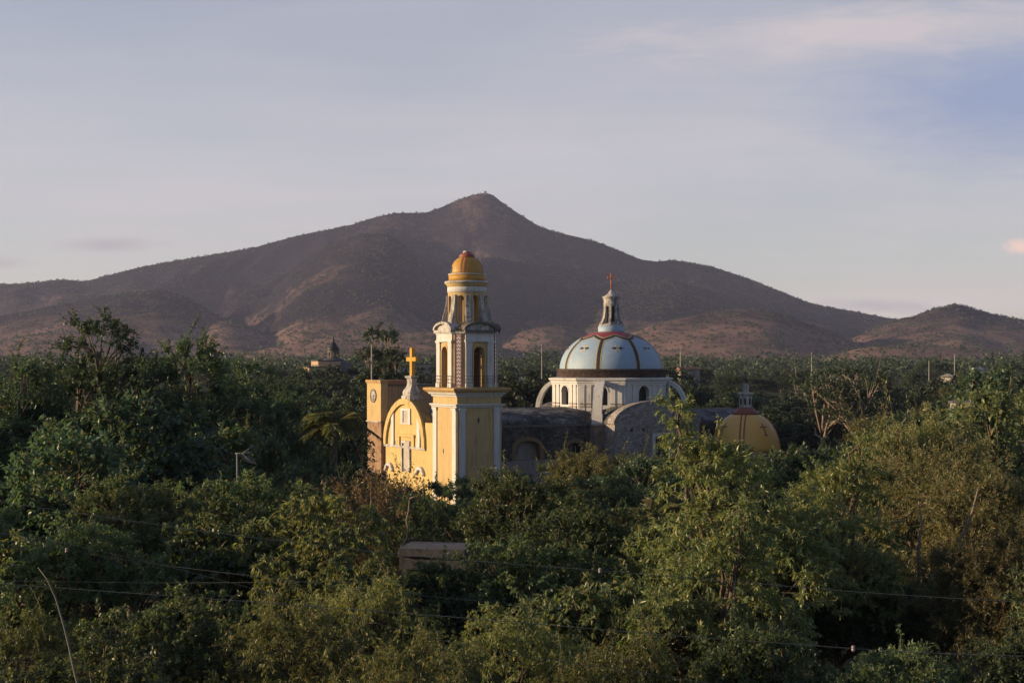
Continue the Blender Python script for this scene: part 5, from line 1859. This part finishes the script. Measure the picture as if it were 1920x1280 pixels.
def house(px, base, Y, wpx, hpx, label, rz, mat='housewhite', roof='flat', wins=2, dep=6.0, trees=True):
    """small house seen between the trees: base = row of its visible foot"""
    k = Y / F
    p = at(px, base, Y)
    g = hz(p.x, p.y)
    root = empty('house', (p.x, p.y, g), rz)
    z1 = p.z - g + hpx * k
    w_ = wpx * k / 2
    b = MB(); b.box(-w_, w_, 0, dep, -0.5, z1); b.build('wall', M[mat], root)
    if roof == 'flat':
        b = MB(); b.box(-w_ - 0.15, w_ + 0.15, -0.15, dep + 0.15, z1, z1 + 0.25); b.build('roof', M['concrete'], root)
    else:
        b = MB()
        b.extr([(-w_ - 0.4, z1), (w_ + 0.4, z1), (0, z1 + w_ * 0.55)], (0, -0.4, 0), (1, 0, 0), UP, (0, 1, 0), dep + 0.8)
        b.build('roof', M[roof], root)
    for i in range(wins):
        x = -w_ + 2 * w_ * (i + 0.5) / wins
        b = MB(); b.box(x - 0.55, x + 0.55, -0.03, 0.02, z1 - 1.9, z1 - 0.8); b.build('window', M['dark'], root)
    tag(root, label, 'house')
    if trees:
        for i in range(2):
            put_tree(rg.choice(['far', 'far2']), px + (i - 0.5) * wpx * 0.9, base + rg.uniform(-2, 2), Y - 9 - 3 * i, rot(),
                     'rounded tree hiding the foot of the ' + label.split(' house')[0].split(' hut')[0].split(' roof')[0].replace('small ', '') + ' building', 'trees before the far houses')
    return root
house(590, 700, 322, 26, 23, 'small sunlit tan house left of the grey lantern dome', R_(-52), 'tan')
house(574, 706, 314, 20, 17, 'lower sunlit house wall below the tan house', R_(-48), 'tan', wins=1)
house(716, 706, 275, 26, 8, 'pinkish hut under the slender trees above the clock tower', R_(-40), 'pinkstone', 'tin', 1)
house(800, 690, 420, 60, 7, 'long low house seen between the yellow cross and the bell tower', R_(5), 'greyplaster', 'flat', 2)
house(957, 712, 250, 26, 8, 'ruined pale house wall just right of the belfry', R_(-20), 'pinkstone', 'flat', 2)
house(1270, 697, 300, 16, 5, 'tiny house with clay roof right of the blue dome', R_(-50), 'pinkstone', 'rooftile', 0)
house(1852, 772, 150, 62, 14, 'long grey wall of a low house among the trees at right', R_(4), 'greyplaster', 'flat', 0, trees=False)
house(1776, 712, 330, 22, 6, 'pale low roof beside the tall post at right', R_(-20), 'housewhite', 'tin', 0)
house(1826, 699, 420, 14, 6, 'tiny white house near the right edge', R_(-45), 'housewhite', 'tin', 0)

# distant chapel with grey dome and dark lantern
p = at(625, 700, 360)
g = hz(p.x, p.y)
ch = empty('domed_chapel', (p.x, p.y, g))
tag(ch, 'distant chapel with wide grey dome and dark lantern left of the clock tower', 'chapel')
k = 360 / F
zb = at(625, 712, 360).z - g
zt = at(625, 669, 360).z - g
Rd = 42 * k
b = MB(); b.lathe([(Rd, -0.5), (Rd, zb)], 0, 0, 24); b.build('wall', M['greyplaster'], ch)
b = MB(); b.lathe([(Rd * cos(t), zb + (zt - zb) * sin(t)) for t in np.linspace(0, pi / 2 - 0.15, 14)], 0, 0, 40); b.build('dome', M['concrete'], ch)
b = MB()
zl = zt - 0.15
b.arcade(0, 0, 11 * k, 0.35, zl, zl + 1.9, [q * pi / 4 + 0.2 for q in range(8)], 0.36, zl + 0.2, zl + 1.0, 0, 96)
lanb = b.build('lantern', M['mould'], ch)
b = MB(); b.lathe([(12.5 * k, zl + 1.9), (11 * k, zl + 2.3), (8 * k, zl + 3.0), (4.5 * k, zl + 3.7), (2.4 * k, zl + 4.0), (2.4 * k, zl + 4.5), (0.6 * k, zl + 5.2)], 0, 0, 20); b.build('cupola', M['dark'], ch)

# tiny white marker on the summit
p = at(910, 361, 4195)
b = MB(); b.box(-4, 4, -3, 3, -6, 4); b.box(-4.5, 4.5, -3.5, 3.5, 4.02, 5)
o = b.build('summit_hut', M['housewhite'], None, (p.x, p.y, float(mount_z(np.array([p.x]), np.array([4195.0]))[0]) + 3))
tag(o, 'tiny white hut on the very summit of the mountain', 'hut')

for k_, p_ in PROTO.items():
    if not p_['used']:
        for ch_ in list(p_['root'].children): bpy.data.objects.remove(ch_)
        bpy.data.objects.remove(p_['root'])

# ------------------------------------------------------------------ haze
HAZE = True
if HAZE:
    b = MB(); b.box(-5400, 5400, -1000, 5800, -75, 640)
    m, t = new_mat('evening_haze')
    v = t.n('ShaderNodeVolumePrincipled', i_Density=0.00005, i_Anisotropy=0.1)
    v.inputs['Color'].default_value = (0.62, 0.66, 1.0, 1)
    o_ = t.n('ShaderNodeOutputMaterial')
    t.l(v.outputs[0], o_.inputs['Volume'])
    o = b.build('haze', m)
    tag(o, 'thin evening haze over the valley', 'haze', kind='stuff')
